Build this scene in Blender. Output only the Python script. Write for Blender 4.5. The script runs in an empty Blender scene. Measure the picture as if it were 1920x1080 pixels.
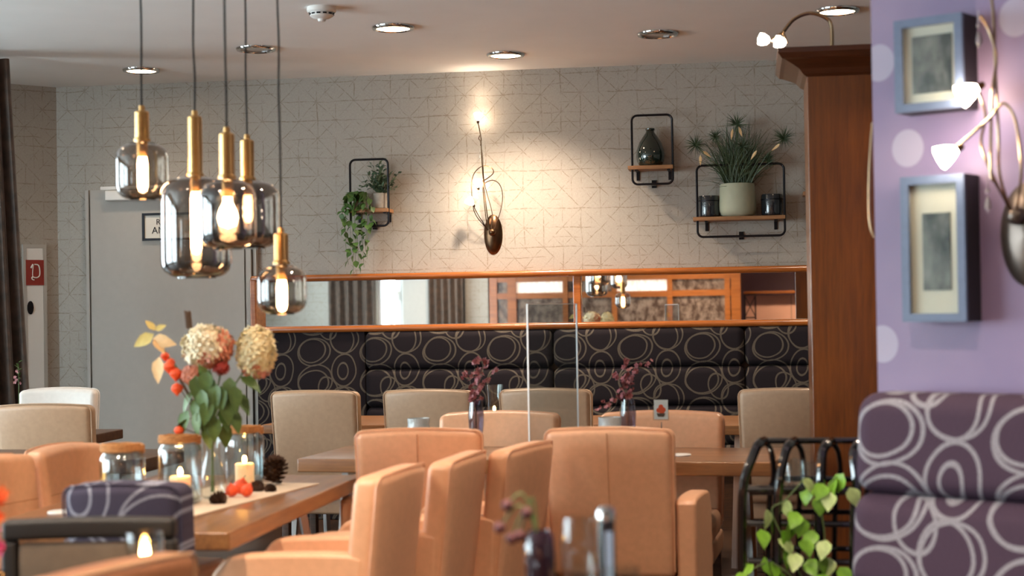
import bpy, bmesh, math, random
from mathutils import Vector, Matrix, Euler
random.seed(7)
R = math.radians
PI = math.pi
sc = bpy.context.scene
COL = sc.collection

# ------------------------------------------------------------------ camera
F = 3000.0
YAW, PIT, ROLL = R(8.5), math.atan(40 / F), 0.016
EYE = Vector((0, 0, 1.35))
fw = Vector((-math.sin(YAW) * math.cos(PIT), math.cos(YAW) * math.cos(PIT), math.sin(PIT)))
rt0 = Vector((math.cos(YAW), math.sin(YAW), 0))
up0 = rt0.cross(fw)
rt = rt0 * math.cos(ROLL) - up0 * math.sin(ROLL)
up = up0 * math.cos(ROLL) + rt0 * math.sin(ROLL)
cam_d = bpy.data.cameras.new('camera')
cam = bpy.data.objects.new('camera', cam_d)
COL.objects.link(cam)
cam.matrix_world = Matrix((
    (rt.x, up.x, -fw.x, EYE.x), (rt.y, up.y, -fw.y, EYE.y), (rt.z, up.z, -fw.z, EYE.z), (0, 0, 0, 1)))
cam_d.sensor_width = 36
cam_d.lens = F / 1920 * 36
cam_d.dof.use_dof = True
cam_d.dof.focus_distance = 9.6
cam_d.dof.aperture_fstop = 2.8
cam_d.dof.aperture_blades = 9
cam_d.clip_end = 200
sc.camera = cam

# ------------------------------------------------------------------ world, exposure
world = bpy.data.worlds.new('daylight')
sc.world = world
world.use_nodes = True
wn = world.node_tree.nodes
wn['Background'].inputs[0].default_value = (0.80, 0.90, 1.0, 1)
wn['Background'].inputs[1].default_value = 14.5
sc.view_settings.view_transform = 'Standard'
sc.view_settings.look = 'None'
sc.view_settings.gamma = 1
sc.view_settings.use_curve_mapping = False
sc.view_settings.exposure = 0.9
sc.cycles.use_denoising = True
sc.cycles.max_bounces = 10
sc.cycles.transparent_max_bounces = 24
sc.cycles.sample_clamp_indirect = 6.0
sc.cycles.caustics_reflective = False
sc.cycles.caustics_refractive = False

def portal(name, loc, size, direction):
    """light portal in a window opening: only guides the sampling of the sky light"""
    l = bpy.data.lights.new(name, 'AREA')
    l.shape = 'RECTANGLE'
    l.size, l.size_y = size
    l.cycles.is_portal = True
    o = bpy.data.objects.new(name, l)
    COL.objects.link(o)
    o.location = loc
    o.rotation_euler = Vector(direction).to_track_quat('-Z', 'Y').to_euler()
    return o

# ------------------------------------------------------------------ picture -> place
def ray(px, py):
    return fw + rt * ((px - 960) / F) - up * ((py - 540) / F)
def at(px, py, d):
    return EYE + ray(px, py) * d
def hz(px, py, z):
    d = ray(px, py)
    return EYE + d * ((z - EYE.z) / d.z)
def wy(px, py, Y):
    d = ray(px, py)
    return EYE + d * (Y / d.y)

# ------------------------------------------------------------------ materials
def lin(c):
    if isinstance(c, str):
        c = tuple(int(c[i:i + 2], 16) / 255 for i in (0, 2, 4))
    return tuple((v / 12.92 if v <= 0.04045 else ((v + 0.055) / 1.055) ** 2.4) for v in c) + (1,)

class NT:
    def __init__(s, name):
        s.m = bpy.data.materials.new(name)
        s.m.use_nodes = True
        s.t = s.m.node_tree
        s.b = s.t.nodes['Principled BSDF']
        s.out = s.t.nodes['Material Output']
    def n(s, typ, ins=None, **kw):
        nd = s.t.nodes.new(typ)
        for k, v in kw.items():
            setattr(nd, k, v)
        for k, v in (ins or {}).items():
            s.set(nd.inputs[k], v)
        return nd
    def set(s, sock, v):
        if hasattr(v, 'is_output') or isinstance(v, bpy.types.NodeSocket):
            s.t.links.new(v, sock)
        else:
            sock.default_value = v
    def math(s, op, a, b=None, c=None, clamp=False):
        nd = s.n('ShaderNodeMath', operation=op)
        nd.use_clamp = clamp
        s.set(nd.inputs[0], a)
        if b is not None: s.set(nd.inputs[1], b)
        if c is not None: s.set(nd.inputs[2], c)
        return nd.outputs[0]
    def vm(s, op, a, b=None, c=None):
        nd = s.n('ShaderNodeVectorMath', operation=op)
        s.set(nd.inputs[0], a)
        if b is not None: s.set(nd.inputs[1], b)
        if c is not None: s.set(nd.inputs[2], c)
        return nd.outputs['Value'] if op == 'LENGTH' else nd.outputs[0]
    def mix(s, f, a, b):
        nd = s.n('ShaderNodeMix', data_type='RGBA')
        s.set(nd.inputs[0], f); s.set(nd.inputs[6], a); s.set(nd.inputs[7], b)
        return nd.outputs[2]
    def ramp(s, f, lo, hi):
        nd = s.n('ShaderNodeMapRange', clamp=True)
        s.set(nd.inputs[0], f); nd.inputs[1].default_value = lo; nd.inputs[2].default_value = hi
        return nd.outputs[0]
    def obj(s):
        return s.n('ShaderNodeTexCoord').outputs['Object']
    def noise(s, vec, scale, detail=2, rough=0.5):
        nd = s.n('ShaderNodeTexNoise')
        s.set(nd.inputs['Vector'], vec); nd.inputs['Scale'].default_value = scale
        nd.inputs['Detail'].default_value = detail; nd.inputs['Roughness'].default_value = rough
        return nd.outputs[0]
    def mapping(s, vec, loc=(0, 0, 0), rot=(0, 0, 0), scale=(1, 1, 1), typ='POINT'):
        nd = s.n('ShaderNodeMapping', vector_type=typ)
        s.set(nd.inputs[0], vec)
        if typ != 'VECTOR': nd.inputs[1].default_value = loc
        nd.inputs[2].default_value = rot; nd.inputs[3].default_value = scale
        return nd.outputs[0]
    def bump(s, h, strength=0.2, dist=0.002):
        nd = s.n('ShaderNodeBump')
        s.set(nd.inputs['Height'], h)
        nd.inputs['Strength'].default_value = strength; nd.inputs['Distance'].default_value = dist
        s.t.links.new(nd.outputs[0], s.b.inputs['Normal'])

def pm(name, col, rough=0.5, metal=0.0, var=0.0, nscale=30, bump=0.0, **kw):
    """principled material with a little noise in colour and relief"""
    k = NT(name)
    k.b.inputs['Roughness'].default_value = rough
    k.b.inputs['Metallic'].default_value = metal
    base = lin(col)
    k.b.inputs['Base Color'].default_value = base
    if var or bump:
        nz = k.noise(k.obj(), nscale, 3)
        if var:
            dk = tuple(max(0, v * (1 - var)) for v in base[:3]) + (1,)
            lt = tuple(min(1, v * (1 + var)) for v in base[:3]) + (1,)
            k.set(k.b.inputs['Base Color'], k.mix(k.ramp(nz, .3, .7), dk, lt))
        if bump:
            k.bump(nz, bump, 0.003)
    for a, v in kw.items():
        k.b.inputs[a.replace('_', ' ')].default_value = v
    return k.m

def emit(name, col, strength):
    k = NT(name)
    k.b.inputs['Base Color'].default_value = lin(col)
    k.b.inputs['Emission Color'].default_value = lin(col)
    k.b.inputs['Emission Strength'].default_value = strength
    return k.m

def thin_glass(name, tint, gloss=1.0, rough=0.0, grade=None):
    """thin pane: transparent with fresnel reflection"""
    k = NT(name)
    tr = k.n('ShaderNodeBsdfTransparent')
    if grade:                      # smoked tint gets denser toward the bottom of the blown glass
        z0, z1, dark = grade
        sep = k.n('ShaderNodeSeparateXYZ', {0: k.obj()})
        k.set(tr.inputs[0], k.mix(k.ramp(sep.outputs[2], z0, z1), lin(dark), lin(tint)))
    else:
        tr.inputs[0].default_value = lin(tint)
    gl = k.n('ShaderNodeBsdfGlossy')
    gl.inputs['Roughness'].default_value = rough
    ge = k.n('ShaderNodeNewGeometry')           # two-sided Schlick reflectance of a thin sheet
    dt = k.n('ShaderNodeVectorMath', operation='DOT_PRODUCT')
    k.set(dt.inputs[0], ge.outputs['Normal']); k.set(dt.inputs[1], ge.outputs['Incoming'])
    f5 = k.math('POWER', k.math('SUBTRACT', 1.0, k.math('ABSOLUTE', dt.outputs['Value'])), 5.0)
    fac = k.math('MULTIPLY', k.math('ADD', k.math('MULTIPLY', f5, .94), .06), gloss, clamp=True)
    mx = k.n('ShaderNodeMixShader')
    k.set(mx.inputs[0], fac)
    k.t.links.new(tr.outputs[0], mx.inputs[1]); k.t.links.new(gl.outputs[0], mx.inputs[2])
    k.t.links.new(mx.outputs[0], k.out.inputs[0])
    return k.m

def wood(name, c1, c2, rough=0.4, axis=0, scale=1.0, coat=0.0):
    k = NT(name)
    s = [14 * scale] * 3
    s[axis] = 1.1 * scale
    v = k.mapping(k.obj(), scale=s)
    n1 = k.noise(v, 2.2, 5, 0.6)
    n2 = k.noise(v, 9, 3, 0.6)
    f = k.math('ADD', k.math('MULTIPLY', n1, .7), k.math('MULTIPLY', n2, .3))
    k.set(k.b.inputs['Base Color'], k.mix(k.ramp(f, .36, .62), lin(c1), lin(c2)))
    k.b.inputs['Roughness'].default_value = rough
    k.b.inputs['Coat Weight'].default_value = coat
    k.b.inputs['Coat Roughness'].default_value = .15
    k.bump(n2, .08, .002)
    return k.m

def wallpaper(name):
    k = NT(name)
    o = k.obj()
    sep = k.n('ShaderNodeSeparateXYZ', {0: o})
    nz = k.n('ShaderNodeTexNoise', {'Scale': 5.0, 'Detail': 3.0})
    k.set(nz.inputs['Vector'], o)
    jit = k.n('ShaderNodeSeparateXYZ', {0: nz.outputs['Color']})
    X = k.math('ADD', sep.outputs[0], k.math('MULTIPLY', k.math('SUBTRACT', jit.outputs[0], .5), .034))
    Z = k.math('ADD', sep.outputs[2], k.math('MULTIPLY', k.math('SUBTRACT', jit.outputs[1], .5), .034))
    S = k.math('ADD', X, Z)
    T = k.math('SUBTRACT', X, Z)
    P = 0.125
    tot = None
    xz = k.n('ShaderNodeCombineXYZ', {0: sep.outputs[0], 1: sep.outputs[2]}).outputs[0]
    for i, (v, per, wd, lo, st) in enumerate(((X, P, .0048, .46, (8, 4)), (Z, P, .0048, .42, (4, 9)), (S, P * 2, .0052, .42, (9, 9)),
                                  (T, P * 2, .0052, .42, (9, 9)), (Z, P * .5, .0036, .50, (5, 12)), (X, P * .5, .0034, .54, (12, 5)), (S, P, .0042, .49, (14, 14)), (T, P, .0042, .49, (14, 14)))):
        d = k.math('ABSOLUTE', k.math('WRAP', v, per / 2, -per / 2))
        ln = k.ramp(d, wd, wd * .35)
        msk = k.noise(k.mapping(xz, loc=(i * 3.7, i * 1.9, 0), scale=(st[0], st[1], 1)), 1.0, 3, .6)
        m = k.math('MULTIPLY', ln, k.ramp(msk, lo, lo + .12))
        tot = m if tot is None else k.math('MAXIMUM', tot, m)
    brk = k.noise(k.mapping(xz, scale=(1, 1, 1)), 55, 2)
    tot = k.math('MULTIPLY', tot, k.ramp(brk, .30, .55))
    weave = k.noise(k.mapping(xz, scale=(400, 60, 1)), 1, 2)
    weave2 = k.noise(k.mapping(xz, scale=(60, 400, 1)), 1, 2)
    wv = k.math('MULTIPLY', k.math('ADD', weave, weave2), .5)
    base = k.mix(k.ramp(wv, .3, .7), lin('989188'), lin('b0a99f'))
    k.set(k.b.inputs['Base Color'], k.mix(k.math('MULTIPLY', tot, .62), base, lin('6e5d3e')))
    k.b.inputs['Roughness'].default_value = .55
    k.bump(wv, .15, .001)
    return k.m

def rings(k, vec, ells, tile, lw):
    tot = None
    for cx, cy, rx, ry, a in ells:
        q = k.vm('SUBTRACT', vec, (cx, cy, 0))
        q = k.vm('WRAP', q, (tile[0] / 2, tile[1] / 2, 1), (-tile[0] / 2, -tile[1] / 2, -1))
        q = k.mapping(q, rot=(0, 0, a), scale=(rx, ry, 1), typ='TEXTURE')
        L = k.vm('LENGTH', q)
        d = k.math('ABSOLUTE', k.math('SUBTRACT', L, 1))
        w = lw / min(rx, ry)
        m = k.ramp(d, w, w * .55)
        tot = m if tot is None else k.math('MAXIMUM', tot, m)
    return tot

ELLS = [(.100, .300, .088, .074, .3), (.112, .292, .108, .088, .25), (.305, .165, .034, .052, -.1), (.312, .172, .080, .104, -.15),
        (.300, .372, .078, .092, .2), (.318, .372, .094, .088, .5), (.105, .090, .104, .080, .2), (.118, .105, .118, .100, .35),
        (.205, .050, .06, .08, .4)]
def ring_fabric(name, base, base2, line, scale=1.0, lw=.0050):
    k = NT(name)
    o = k.obj()
    sep = k.n('ShaderNodeSeparateXYZ', {0: o})
    xz = k.n('ShaderNodeCombineXYZ', {0: sep.outputs[0], 1: sep.outputs[2]}).outputs[0]
    ds = k.n('ShaderNodeTexNoise', {'Scale': 6.0, 'Detail': 1.0})
    k.set(ds.inputs['Vector'], xz)
    xz2 = k.vm('ADD', xz, k.vm('MULTIPLY', k.vm('SUBTRACT', ds.outputs['Color'], (.5, .5, .5)), (.02, .02, 0)))
    xz2 = k.vm('MULTIPLY', xz2, (scale, scale, 1))
    m = rings(k, xz2, ELLS, (.42, .40), lw)
    th = k.noise(k.mapping(xz, scale=(220, 420, 1)), 1, 2)
    m = k.math('MULTIPLY', m, k.ramp(th, .2, .6))
    b = k.mix(k.ramp(th, .3, .7), lin(base), lin(base2))
    k.set(k.b.inputs['Base Color'], k.mix(m, b, lin(line)))
    k.b.inputs['Roughness'].default_value = .85
    k.b.inputs['Specular IOR Level'].default_value = .2
    k.bump(th, .2, .001)
    return k.m

M = {}
M['wallpaper'] = wallpaper('gold_line_wallpaper')
M['ceiling'] = pm('ceiling_paint', 'f2f0ee', .8, var=.02, nscale=3)
M['floor'] = wood('dark_floor', '2a1d15', '3d2a1e', .35, axis=1)
M['white_door'] = pm('door_paint', 'aea9a2', .55, var=.02, nscale=20)
M['white'] = pm('white_lacquer', 'e2e0dc', .4)
M['trim_wood'] = wood('varnished_trim', '8a4a1c', 'a8602a', .25, axis=0, coat=.4)
M['mirror'] = pm('mirror_silver', 'f2f2f0', 0.015, 1.0)
M['fabric'] = ring_fabric('dark_ring_fabric', '140f14', '1c161b', '5c544a', scale=1.0, lw=.0054)
M['fabric_near'] = ring_fabric('aubergine_ring_fabric', '382b3a', '463747', '92929a', scale=1.08, lw=.0072)
M['fabric_chair'] = ring_fabric('slate_ring_fabric', '363242', '433f50', '9496a4', scale=1.1)
M['peach'] = pm('apricot_leather', 'dfaa84', .38, var=.05, nscale=45, bump=.12)
M['sand'] = pm('sand_leather', 'b8997c', .42, var=.05, nscale=45, bump=.12)  # shade on the far chairs put into a darker leather colour
M['cream'] = pm('cream_leather', 'e6ddd4', .4, var=.03, nscale=45, bump=.1)  # window light put into the colour: leather paled toward white
M['welt'] = pm('apricot_welt', 'd8a583', .4)
M['welt_tan'] = pm('tan_welt', 'b08a68', .45)
M['stitch'] = pm('stitched_seam', 'b98560', .7)
M['table'] = wood('oak_table', '6c462a', '96683f', .30, axis=1, scale=.8, coat=.25)
M['table_x'] = wood('oak_table_lengthwise', '6c462a', '96683f', .30, axis=0, scale=.8, coat=.25)
M['dark_table'] = wood('walnut_table', '3a261a', '5a3d2a', .4, axis=0)
M['cabinet'] = wood('cherry_cabinet', '572c0d', '784113', .35, axis=2, coat=.2)
M['cornice'] = wood('dark_cornice', '40200f', '552c16', .35, axis=0, coat=.2)
M['purple'] = None
M['black_metal'] = pm('black_metal', '17151a', .4, .6)
M['black_gloss'] = pm('black_lacquer', '100e10', .16, 0, Coat_Weight=.6)
M['black_matte'] = pm('black_painted_wood', '0a090a', .6)
M['maroon'] = pm('dark_maroon_flower', '542a2e', .7, var=.2, nscale=60)
M['steel'] = pm('brushed_steel', 'a9a7a5', .3, 1.0)
M['brass'] = pm('brushed_brass', 'c69c64', .28, 1.0, var=.06, nscale=60)
M['bronze'] = pm('aged_bronze', '5a4331', .3, 1.0, var=.15, nscale=25)
M['champagne'] = pm('champagne_metal', 'a08a70', .22, 1.0)
M['plate_metal'] = pm('dull_pewter', '6a5f58', .35, .8, var=.1, nscale=20)
M['cord'] = pm('black_cord', '121212', .8)
M['chrome'] = pm('chrome', 'd8d8d8', .08, 1.0)
M['smoke'] = thin_glass('smoked_glass', 'cfc6bd', 1.7, grade=(.00, .055, '6a5a48'))
M['smoke_dark'] = thin_glass('dark_smoked_glass', 'b9b1aa', 2.2, grade=(.00, .08, '3c332c'))
M['glass'] = thin_glass('clear_glass', 'f0f4f2', 1.6)
M['jar'] = thin_glass('jar_glass', 'eef2f2', 1.6)
M['acrylic'] = thin_glass('clear_acrylic', 'e8ecee', .3)
M['picture_glass'] = thin_glass('picture_glass', 'f4f6f4', .35)
M['acrylic_edge'] = pm('polished_acrylic_edge', 'd4d2cf', .25)
M['tint_glass'] = thin_glass('violet_grey_glass', 'b8b4c4', 2.0)
M['pane'] = thin_glass('window_pane', 'f4f8f6', 1.0)
M['green_glass'] = pm('dark_green_glass', '12221a', .05, 0, Coat_Weight=1.0)
M['grey_glass'] = pm('dark_grey_textured_glass', '202429', .12, 0, bump=.6, nscale=40, Coat_Weight=.6)
M['ice_glass'] = pm('ice_textured_glass', 'e4eef0', .12, 0, bump=.8, nscale=60, Transmission_Weight=.55)
M['crystal'] = pm('cut_crystal', 'ffffff', .02, 0, Transmission_Weight=.8)
M['wax'] = pm('candle_wax', 'f6e3c8', .5, 0, Subsurface_Weight=.3, Emission_Strength=.5)
M['wax'].node_tree.nodes['Principled BSDF'].inputs['Emission Color'].default_value = lin('ffb870')
M['flame'] = emit('flame', 'ffb45a', 150)
M['filament'] = emit('filament_glow', 'ffb066', 60)
M['bulb_glass'] = emit('lit_bulb', 'ffc58a', 45)
M['tulip'] = emit('lit_frosted_tulip', 'ffe4c6', 30)
M['lamp_disc'] = emit('downlight_lens', 'ffdcb0', 14)
M['lamp_off'] = pm('unlit_lens', 'b6b2ac', .4)
M['rope'] = pm('jute_rope', 'b07a48', .9, var=.25, nscale=160, bump=.6)
M['linen'] = pm('linen_runner', 'd8c4ac', .9, var=.06, nscale=250, bump=.2)
M['pot_white'] = pm('pale_ceramic', 'a9ad96', .6, var=.05, nscale=20)
M['pot_grey'] = pm('concrete_pot', 'a09a90', .8, var=.1, nscale=40)
M['shelf_wood'] = wood('shelf_oak', '7d5434', 'a3754c', .5, axis=0)
M['leaf'] = pm('trailing_leaf', '47682f', .5, var=.3, nscale=40)
M['leaf_dark'] = pm('dusty_green_leaf', '4c6450', .55, var=.25, nscale=60)
M['leaf_blade'] = pm('grassy_blade', '3b4c30', .55, var=.3, nscale=20)
M['leaf_pothos'] = pm('pothos_leaf', '86bb3e', .35, var=.35, nscale=25)
M['leaf_var'] = pm('variegated_leaf', 'b8cf86', .35, var=.3, nscale=30)
M['leaf_bq'] = pm('bouquet_leaf', '4c6a34', .5, var=.25, nscale=40)
M['leaf_yellow'] = pm('yellowing_leaf', 'd9c87a', .55, var=.15, nscale=40)
M['leaf_peach'] = pm('faded_peach_leaf', 'e8c48e', .55, var=.12, nscale=40)
M['stem'] = pm('green_stem', '5a6e3c', .6)
M['stem_brown'] = pm('dry_stem', '5a4636', .7)
M['hyd_cream'] = pm('cream_petal', 'ece3c4', .6, var=.12, nscale=50)
M['hyd_pink'] = pm('dusky_pink_petal', 'cf8a72', .6, var=.2, nscale=40)
M['hyd_green'] = pm('lime_cream_petal', 'e6deb4', .6, var=.14, nscale=50)
M['physalis'] = pm('orange_lantern', 'e8552a', .5, var=.12, nscale=60)
M['red_petal'] = pm('deep_red_petal', 'a02a1c', .6, var=.2, nscale=50)
M['dry_flower'] = pm('dried_mauve_flower', '8e5258', .7, var=.3, nscale=90)
M['dry_flower2'] = pm('dried_rose_flower', 'b0767a', .7, var=.25, nscale=90)
M['cone'] = pm('pine_cone', '4a2f1d', .75, var=.35, nscale=50)
M['curtain'] = pm('brown_jacquard', '4a382c', .6, var=.5, nscale=14, Sheen_Weight=.2)
M['red_sign'] = pm('red_sign', '8c2a20', .5)
M['paper'] = pm('paper', 'e8e4da', .8)
M['ink'] = pm('black_ink', '1a1818', .7)
M['frame_blue'] = pm('slate_blue_frame', '5c6a86', .45, var=.08, nscale=60)
M['frame_side'] = pm('dark_frame_edge', '17171d', .5)
M['dark_vase'] = pm('plum_glass', '241420', .08, 0, Coat_Weight=.8)
M['pepper'] = pm('dark_mill', '1c1a20', .25)
M['blue_label'] = pm('pale_blue_label', '9ab4d8', .4)
M['taupe'] = pm('taupe_velvet', '5d5246', .5, var=.1, nscale=30)
M['brown_leather'] = pm('cognac_leather', '7d5236', .4, var=.08, nscale=45, bump=.1)
M['pink'] = pm('magenta_petal', 'c4508a', .6)
M['orange'] = pm('orange_petal', 'd8602c', .6)
M['bar_panel'] = pm('salmon_panel', 'd9a184', .5, var=.03, nscale=4)
M['plum_wall'] = pm('plum_wall', '4a3a52', .7, var=.06, nscale=4)
M['cream_wall'] = pm('cream_plaster', 'cfc8be', .8)

def purple_wall():
    k = NT('lavender_dotted_wallpaper')
    o = k.obj()
    sep = k.n('ShaderNodeSeparateXYZ', {0: o})
    xz = k.n('ShaderNodeCombineXYZ', {0: sep.outputs[0], 1: sep.outputs[2]}).outputs[0]
    cl = k.noise(xz, 2.2, 3)
    base = k.mix(k.ramp(cl, .3, .7), lin('7a6a90'), lin('94829f'))
    tot = None
    for c in PURPLE_DOTS:
        q = k.vm('SUBTRACT', xz, (c[0], c[1], 0))
        q = k.vm('WRAP', q, (.55, .62, 1), (-.55, -.62, -1))
        L = k.vm('LENGTH', k.vm('DIVIDE', q, (.048, .053, 1)))
        m = k.ramp(L, 1.0, .93)
        tot = m if tot is None else k.math('MAXIMUM', tot, m)
    k.set(k.b.inputs['Base Color'], k.mix(k.math('MULTIPLY', tot, .6), base, lin('b9b4c6')))
    k.b.inputs['Roughness'].default_value = .5
    return k.m

def photo_print(name, seed):
    k = NT(name)
    v = k.mapping(k.obj(), loc=(seed, seed * 2, seed), scale=(30, 30, 14))
    n = k.noise(v, 1.0, 4, .6)
    n2 = k.noise(k.mapping(k.obj(), loc=(seed, 0, 0), scale=(9, 9, 12)), 1.0, 1)
    f = k.math('ADD', k.math('MULTIPLY', n, .55), k.math('MULTIPLY', n2, .45))
    k.set(k.b.inputs['Base Color'], k.mix(k.ramp(f, .40, .66), lin('101014'), lin('8a8886')))
    k.b.inputs['Roughness'].default_value = .3
    return k.m

def bark_glass(name, a, b, sx, rough=.2):
    """ornament glass of the inner door: cloudy cast figure"""
    k = NT(name)
    n = k.noise(k.mapping(k.obj(), scale=(sx, sx, 6)), 1.5, 5, .65)
    k.set(k.b.inputs['Base Color'], k.mix(k.ramp(n, .4, .6), lin(a), lin(b)))
    k.b.inputs['Roughness'].default_value = rough
    k.bump(n, .4, .004)
    return k.m
M['pane_brown'] = bark_glass('brown_ornament_glass', '4a372c', '8a7464', 9)
M['pane_white'] = bark_glass('white_ornament_glass', 'cdbfae', 'f4efe8', 16)
_b = M['pane_white'].node_tree.nodes['Principled BSDF']      # emission stands in for light from a room behind
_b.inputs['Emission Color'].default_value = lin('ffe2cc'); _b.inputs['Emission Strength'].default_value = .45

# ------------------------------------------------------------------ mesh helpers
def box(cx, cy, cz, sx, sy, sz):
    x, y, z = sx / 2, sy / 2, sz / 2
    v = [Vector((cx + a * x, cy + b * y, cz + c * z)) for a, b, c in
         ((-1, -1, -1), (1, -1, -1), (1, 1, -1), (-1, 1, -1), (-1, -1, 1), (1, -1, 1), (1, 1, 1), (-1, 1, 1))]
    f = [(3, 2, 1, 0), (4, 5, 6, 7), (0, 1, 5, 4), (1, 2, 6, 5), (2, 3, 7, 6), (3, 0, 4, 7)]
    return v, f

def axis_pts(h, r, n, k=3):
    e = [h - r * (1 - math.sin(PI / 2 * i / k)) * 1.0 for i in range(k + 1)]
    e = [h - r + r * math.tan(PI / 4 * i / k) for i in range(k + 1)]
    mid = [(-(h - r) + 2 * (h - r) * i / n) for i in range(n + 1)]
    return [-x for x in reversed(e[1:])] + mid + e[1:]

def rbox(c, s, r, n=(1, 1, 1), fn=None, k=3):
    """rounded box, optionally bent by fn(Vector)->Vector"""
    h = [x / 2 for x in s]
    r = min(r, min(h) * .98)
    ax = [axis_pts(h[i], r, n[i], k) for i in range(3)]
    verts, idx, faces = [], {}, []
    def V(p):
        key = tuple(round(x, 6) for x in p)
        if key not in idx:
            q = Vector([max(-(h[i] - r), min(h[i] - r, p[i])) for i in range(3)])
            d = Vector(p) - q
            d = d.normalized() * r if d.length > 1e-9 else d
            w = q + d + Vector(c)
            idx[key] = len(verts)
            verts.append(fn(w) if fn else w)
        return idx[key]
    for a in range(3):
        b, e = (a + 1) % 3, (a + 2) % 3
        for sg in (-1, 1):
            for i in range(len(ax[b]) - 1):
                for j in range(len(ax[e]) - 1):
                    q = []
                    for (ii, jj) in ((i, j), (i + 1, j), (i + 1, j + 1), (i, j + 1)):
                        p = [0, 0, 0]
                        p[a] = sg * h[a]; p[b] = ax[b][ii]; p[e] = ax[e][jj]
                        q.append(V(p))
                    faces.append(tuple(q) if sg > 0 else tuple(reversed(q)))
    return verts, faces

def lathe(prof, n=24, c=(0, 0, 0), capb=True, capt=False):
    v, f = [], []
    c = Vector(c)
    for r, z in prof:
        for i in range(n):
            a = 2 * PI * i / n
            v.append(c + Vector((r * math.cos(a), r * math.sin(a), z)))
    for j in range(len(prof) - 1):
        for i in range(n):
            k = (i + 1) % n
            f.append((j * n + i, j * n + k, (j + 1) * n + k, (j + 1) * n + i))
    if capb: f.append(tuple(reversed(range(n))))
    if capt: f.append(tuple(range((len(prof) - 1) * n, len(prof) * n)))
    return v, f

def tube(pts, r, n=8, closed=False, cap=True):
    pts = [Vector(p) for p in pts]
    m = len(pts)
    rr = r if isinstance(r, (list, tuple)) else [r] * m
    v, f = [], []
    nrm = None
    for i in range(m):
        if closed: t = (pts[(i + 1) % m] - pts[i - 1])
        else: t = pts[min(i + 1, m - 1)] - pts[max(i - 1, 0)]
        t.normalize()
        if nrm is None:
            nrm = t.orthogonal().normalized()
        else:
            nrm = (nrm - t * nrm.dot(t))
            nrm = nrm.normalized() if nrm.length > 1e-6 else t.orthogonal().normalized()
        b = t.cross(nrm)
        for k in range(n):
            a = 2 * PI * k / n
            v.append(pts[i] + (nrm * math.cos(a) + b * math.sin(a)) * rr[i])
    for i in range(m if closed else m - 1):
        j = (i + 1) % m
        for k in range(n):
            l = (k + 1) % n
            f.append((i * n + k, i * n + l, j * n + l, j * n + k))
    if cap and not closed:
        f.append(tuple(reversed(range(n)))); f.append(tuple(range((m - 1) * n, m * n)))
    return v, f

def spline(ctrl, n=8, closed=False):
    """catmull-rom through control points"""
    P = [Vector(p) for p in ctrl]
    out = []
    m = len(P)
    for i in range(m if closed else m - 1):
        if closed:
            p0, p1, p2, p3 = P[i - 1], P[i], P[(i + 1) % m], P[(i + 2) % m]
        else:
            p0, p1, p2, p3 = P[max(i - 1, 0)], P[i], P[i + 1], P[min(i + 2, m - 1)]
        for k in range(n):
            t = k / n
            out.append(.5 * ((2 * p1) + (p2 - p0) * t + (2 * p0 - 5 * p1 + 4 * p2 - p3) * t * t + (3 * p1 - p0 - 3 * p2 + p3) * t ** 3))
    if not closed: out.append(P[-1])
    return out

def sphere(c, r, n=12, m=8, s=(1, 1, 1)):
    v, f = [], []
    c = Vector(c)
    for j in range(1, m):
        b = PI * j / m
        for i in range(n):
            a = 2 * PI * i / n
            v.append(c + Vector((r * s[0] * math.sin(b) * math.cos(a), r * s[1] * math.sin(b) * math.sin(a), -r * s[2] * math.cos(b))))
    lo = len(v); v.append(c - Vector((0, 0, r * s[2]))); hi = len(v); v.append(c + Vector((0, 0, r * s[2])))
    for j in range(m - 2):
        for i in range(n):
            k = (i + 1) % n
            f.append((j * n + i, j * n + k, (j + 1) * n + k, (j + 1) * n + i))
    for i in range(n):
        k = (i + 1) % n
        f.append((lo, k, i)); f.append((hi, (m - 2) * n + i, (m - 2) * n + k))
    return v, f

def prism(poly, y0, y1, plane='xz'):
    """outline extruded along the third axis"""
    v = []
    for y in (y0, y1):
        for a, b in poly:
            v.append(Vector((a, y, b)) if plane == 'xz' else (Vector((a, b, y)) if plane == 'xy' else Vector((y, a, b))))
    n = len(poly)
    f = [tuple(range(n)), tuple(reversed(range(n, 2 * n)))]
    for i in range(n):
        k = (i + 1) % n
        f.append((k, i, n + i, n + k))
    return v, f

def join(*parts):
    V, Fc = [], []
    for v, f in parts:
        o = len(V)
        V += list(v)
        Fc += [tuple(i + o for i in q) for q in f]
    return V, Fc

def xf(part, mat):
    return [mat @ Vector(v) for v in part[0]], part[1]

def mesh(name, part, mat, smooth=True, ang=40):
    me = bpy.data.meshes.new(name)
    me.from_pydata([tuple(v) for v in part[0]], [], part[1])
    bm = bmesh.new(); bm.from_mesh(me)
    bmesh.ops.recalc_face_normals(bm, faces=bm.faces)
    bm.to_mesh(me); bm.free()
    if smooth:
        me.shade_smooth()
        me.set_sharp_from_angle(angle=R(ang))
    if mat: me.materials.append(M[mat] if isinstance(mat, str) else mat)
    return me

def obj(name, part, mat, parent=None, smooth=True, loc=None, rot=None, ang=40):
    me = part if isinstance(part, bpy.types.Mesh) else mesh(name, part, mat, smooth, ang)
    o = bpy.data.objects.new(name, me)
    COL.objects.link(o)
    if parent: o.parent = parent
    if loc is not None: o.location = loc
    if rot is not None: o.rotation_euler = rot
    return o

def tag(o, label, cat, group=None):
    o['label'] = label; o['category'] = cat
    if group: o['group'] = group
    return o

def thing(name, label, cat, loc=(0, 0, 0), rz=0.0, group=None):
    o = bpy.data.objects.new(name, None)
    o.empty_display_size = .1
    COL.objects.link(o)
    o.location = loc; o.rotation_euler = (0, 0, rz)
    return tag(o, label, cat, group)

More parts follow.
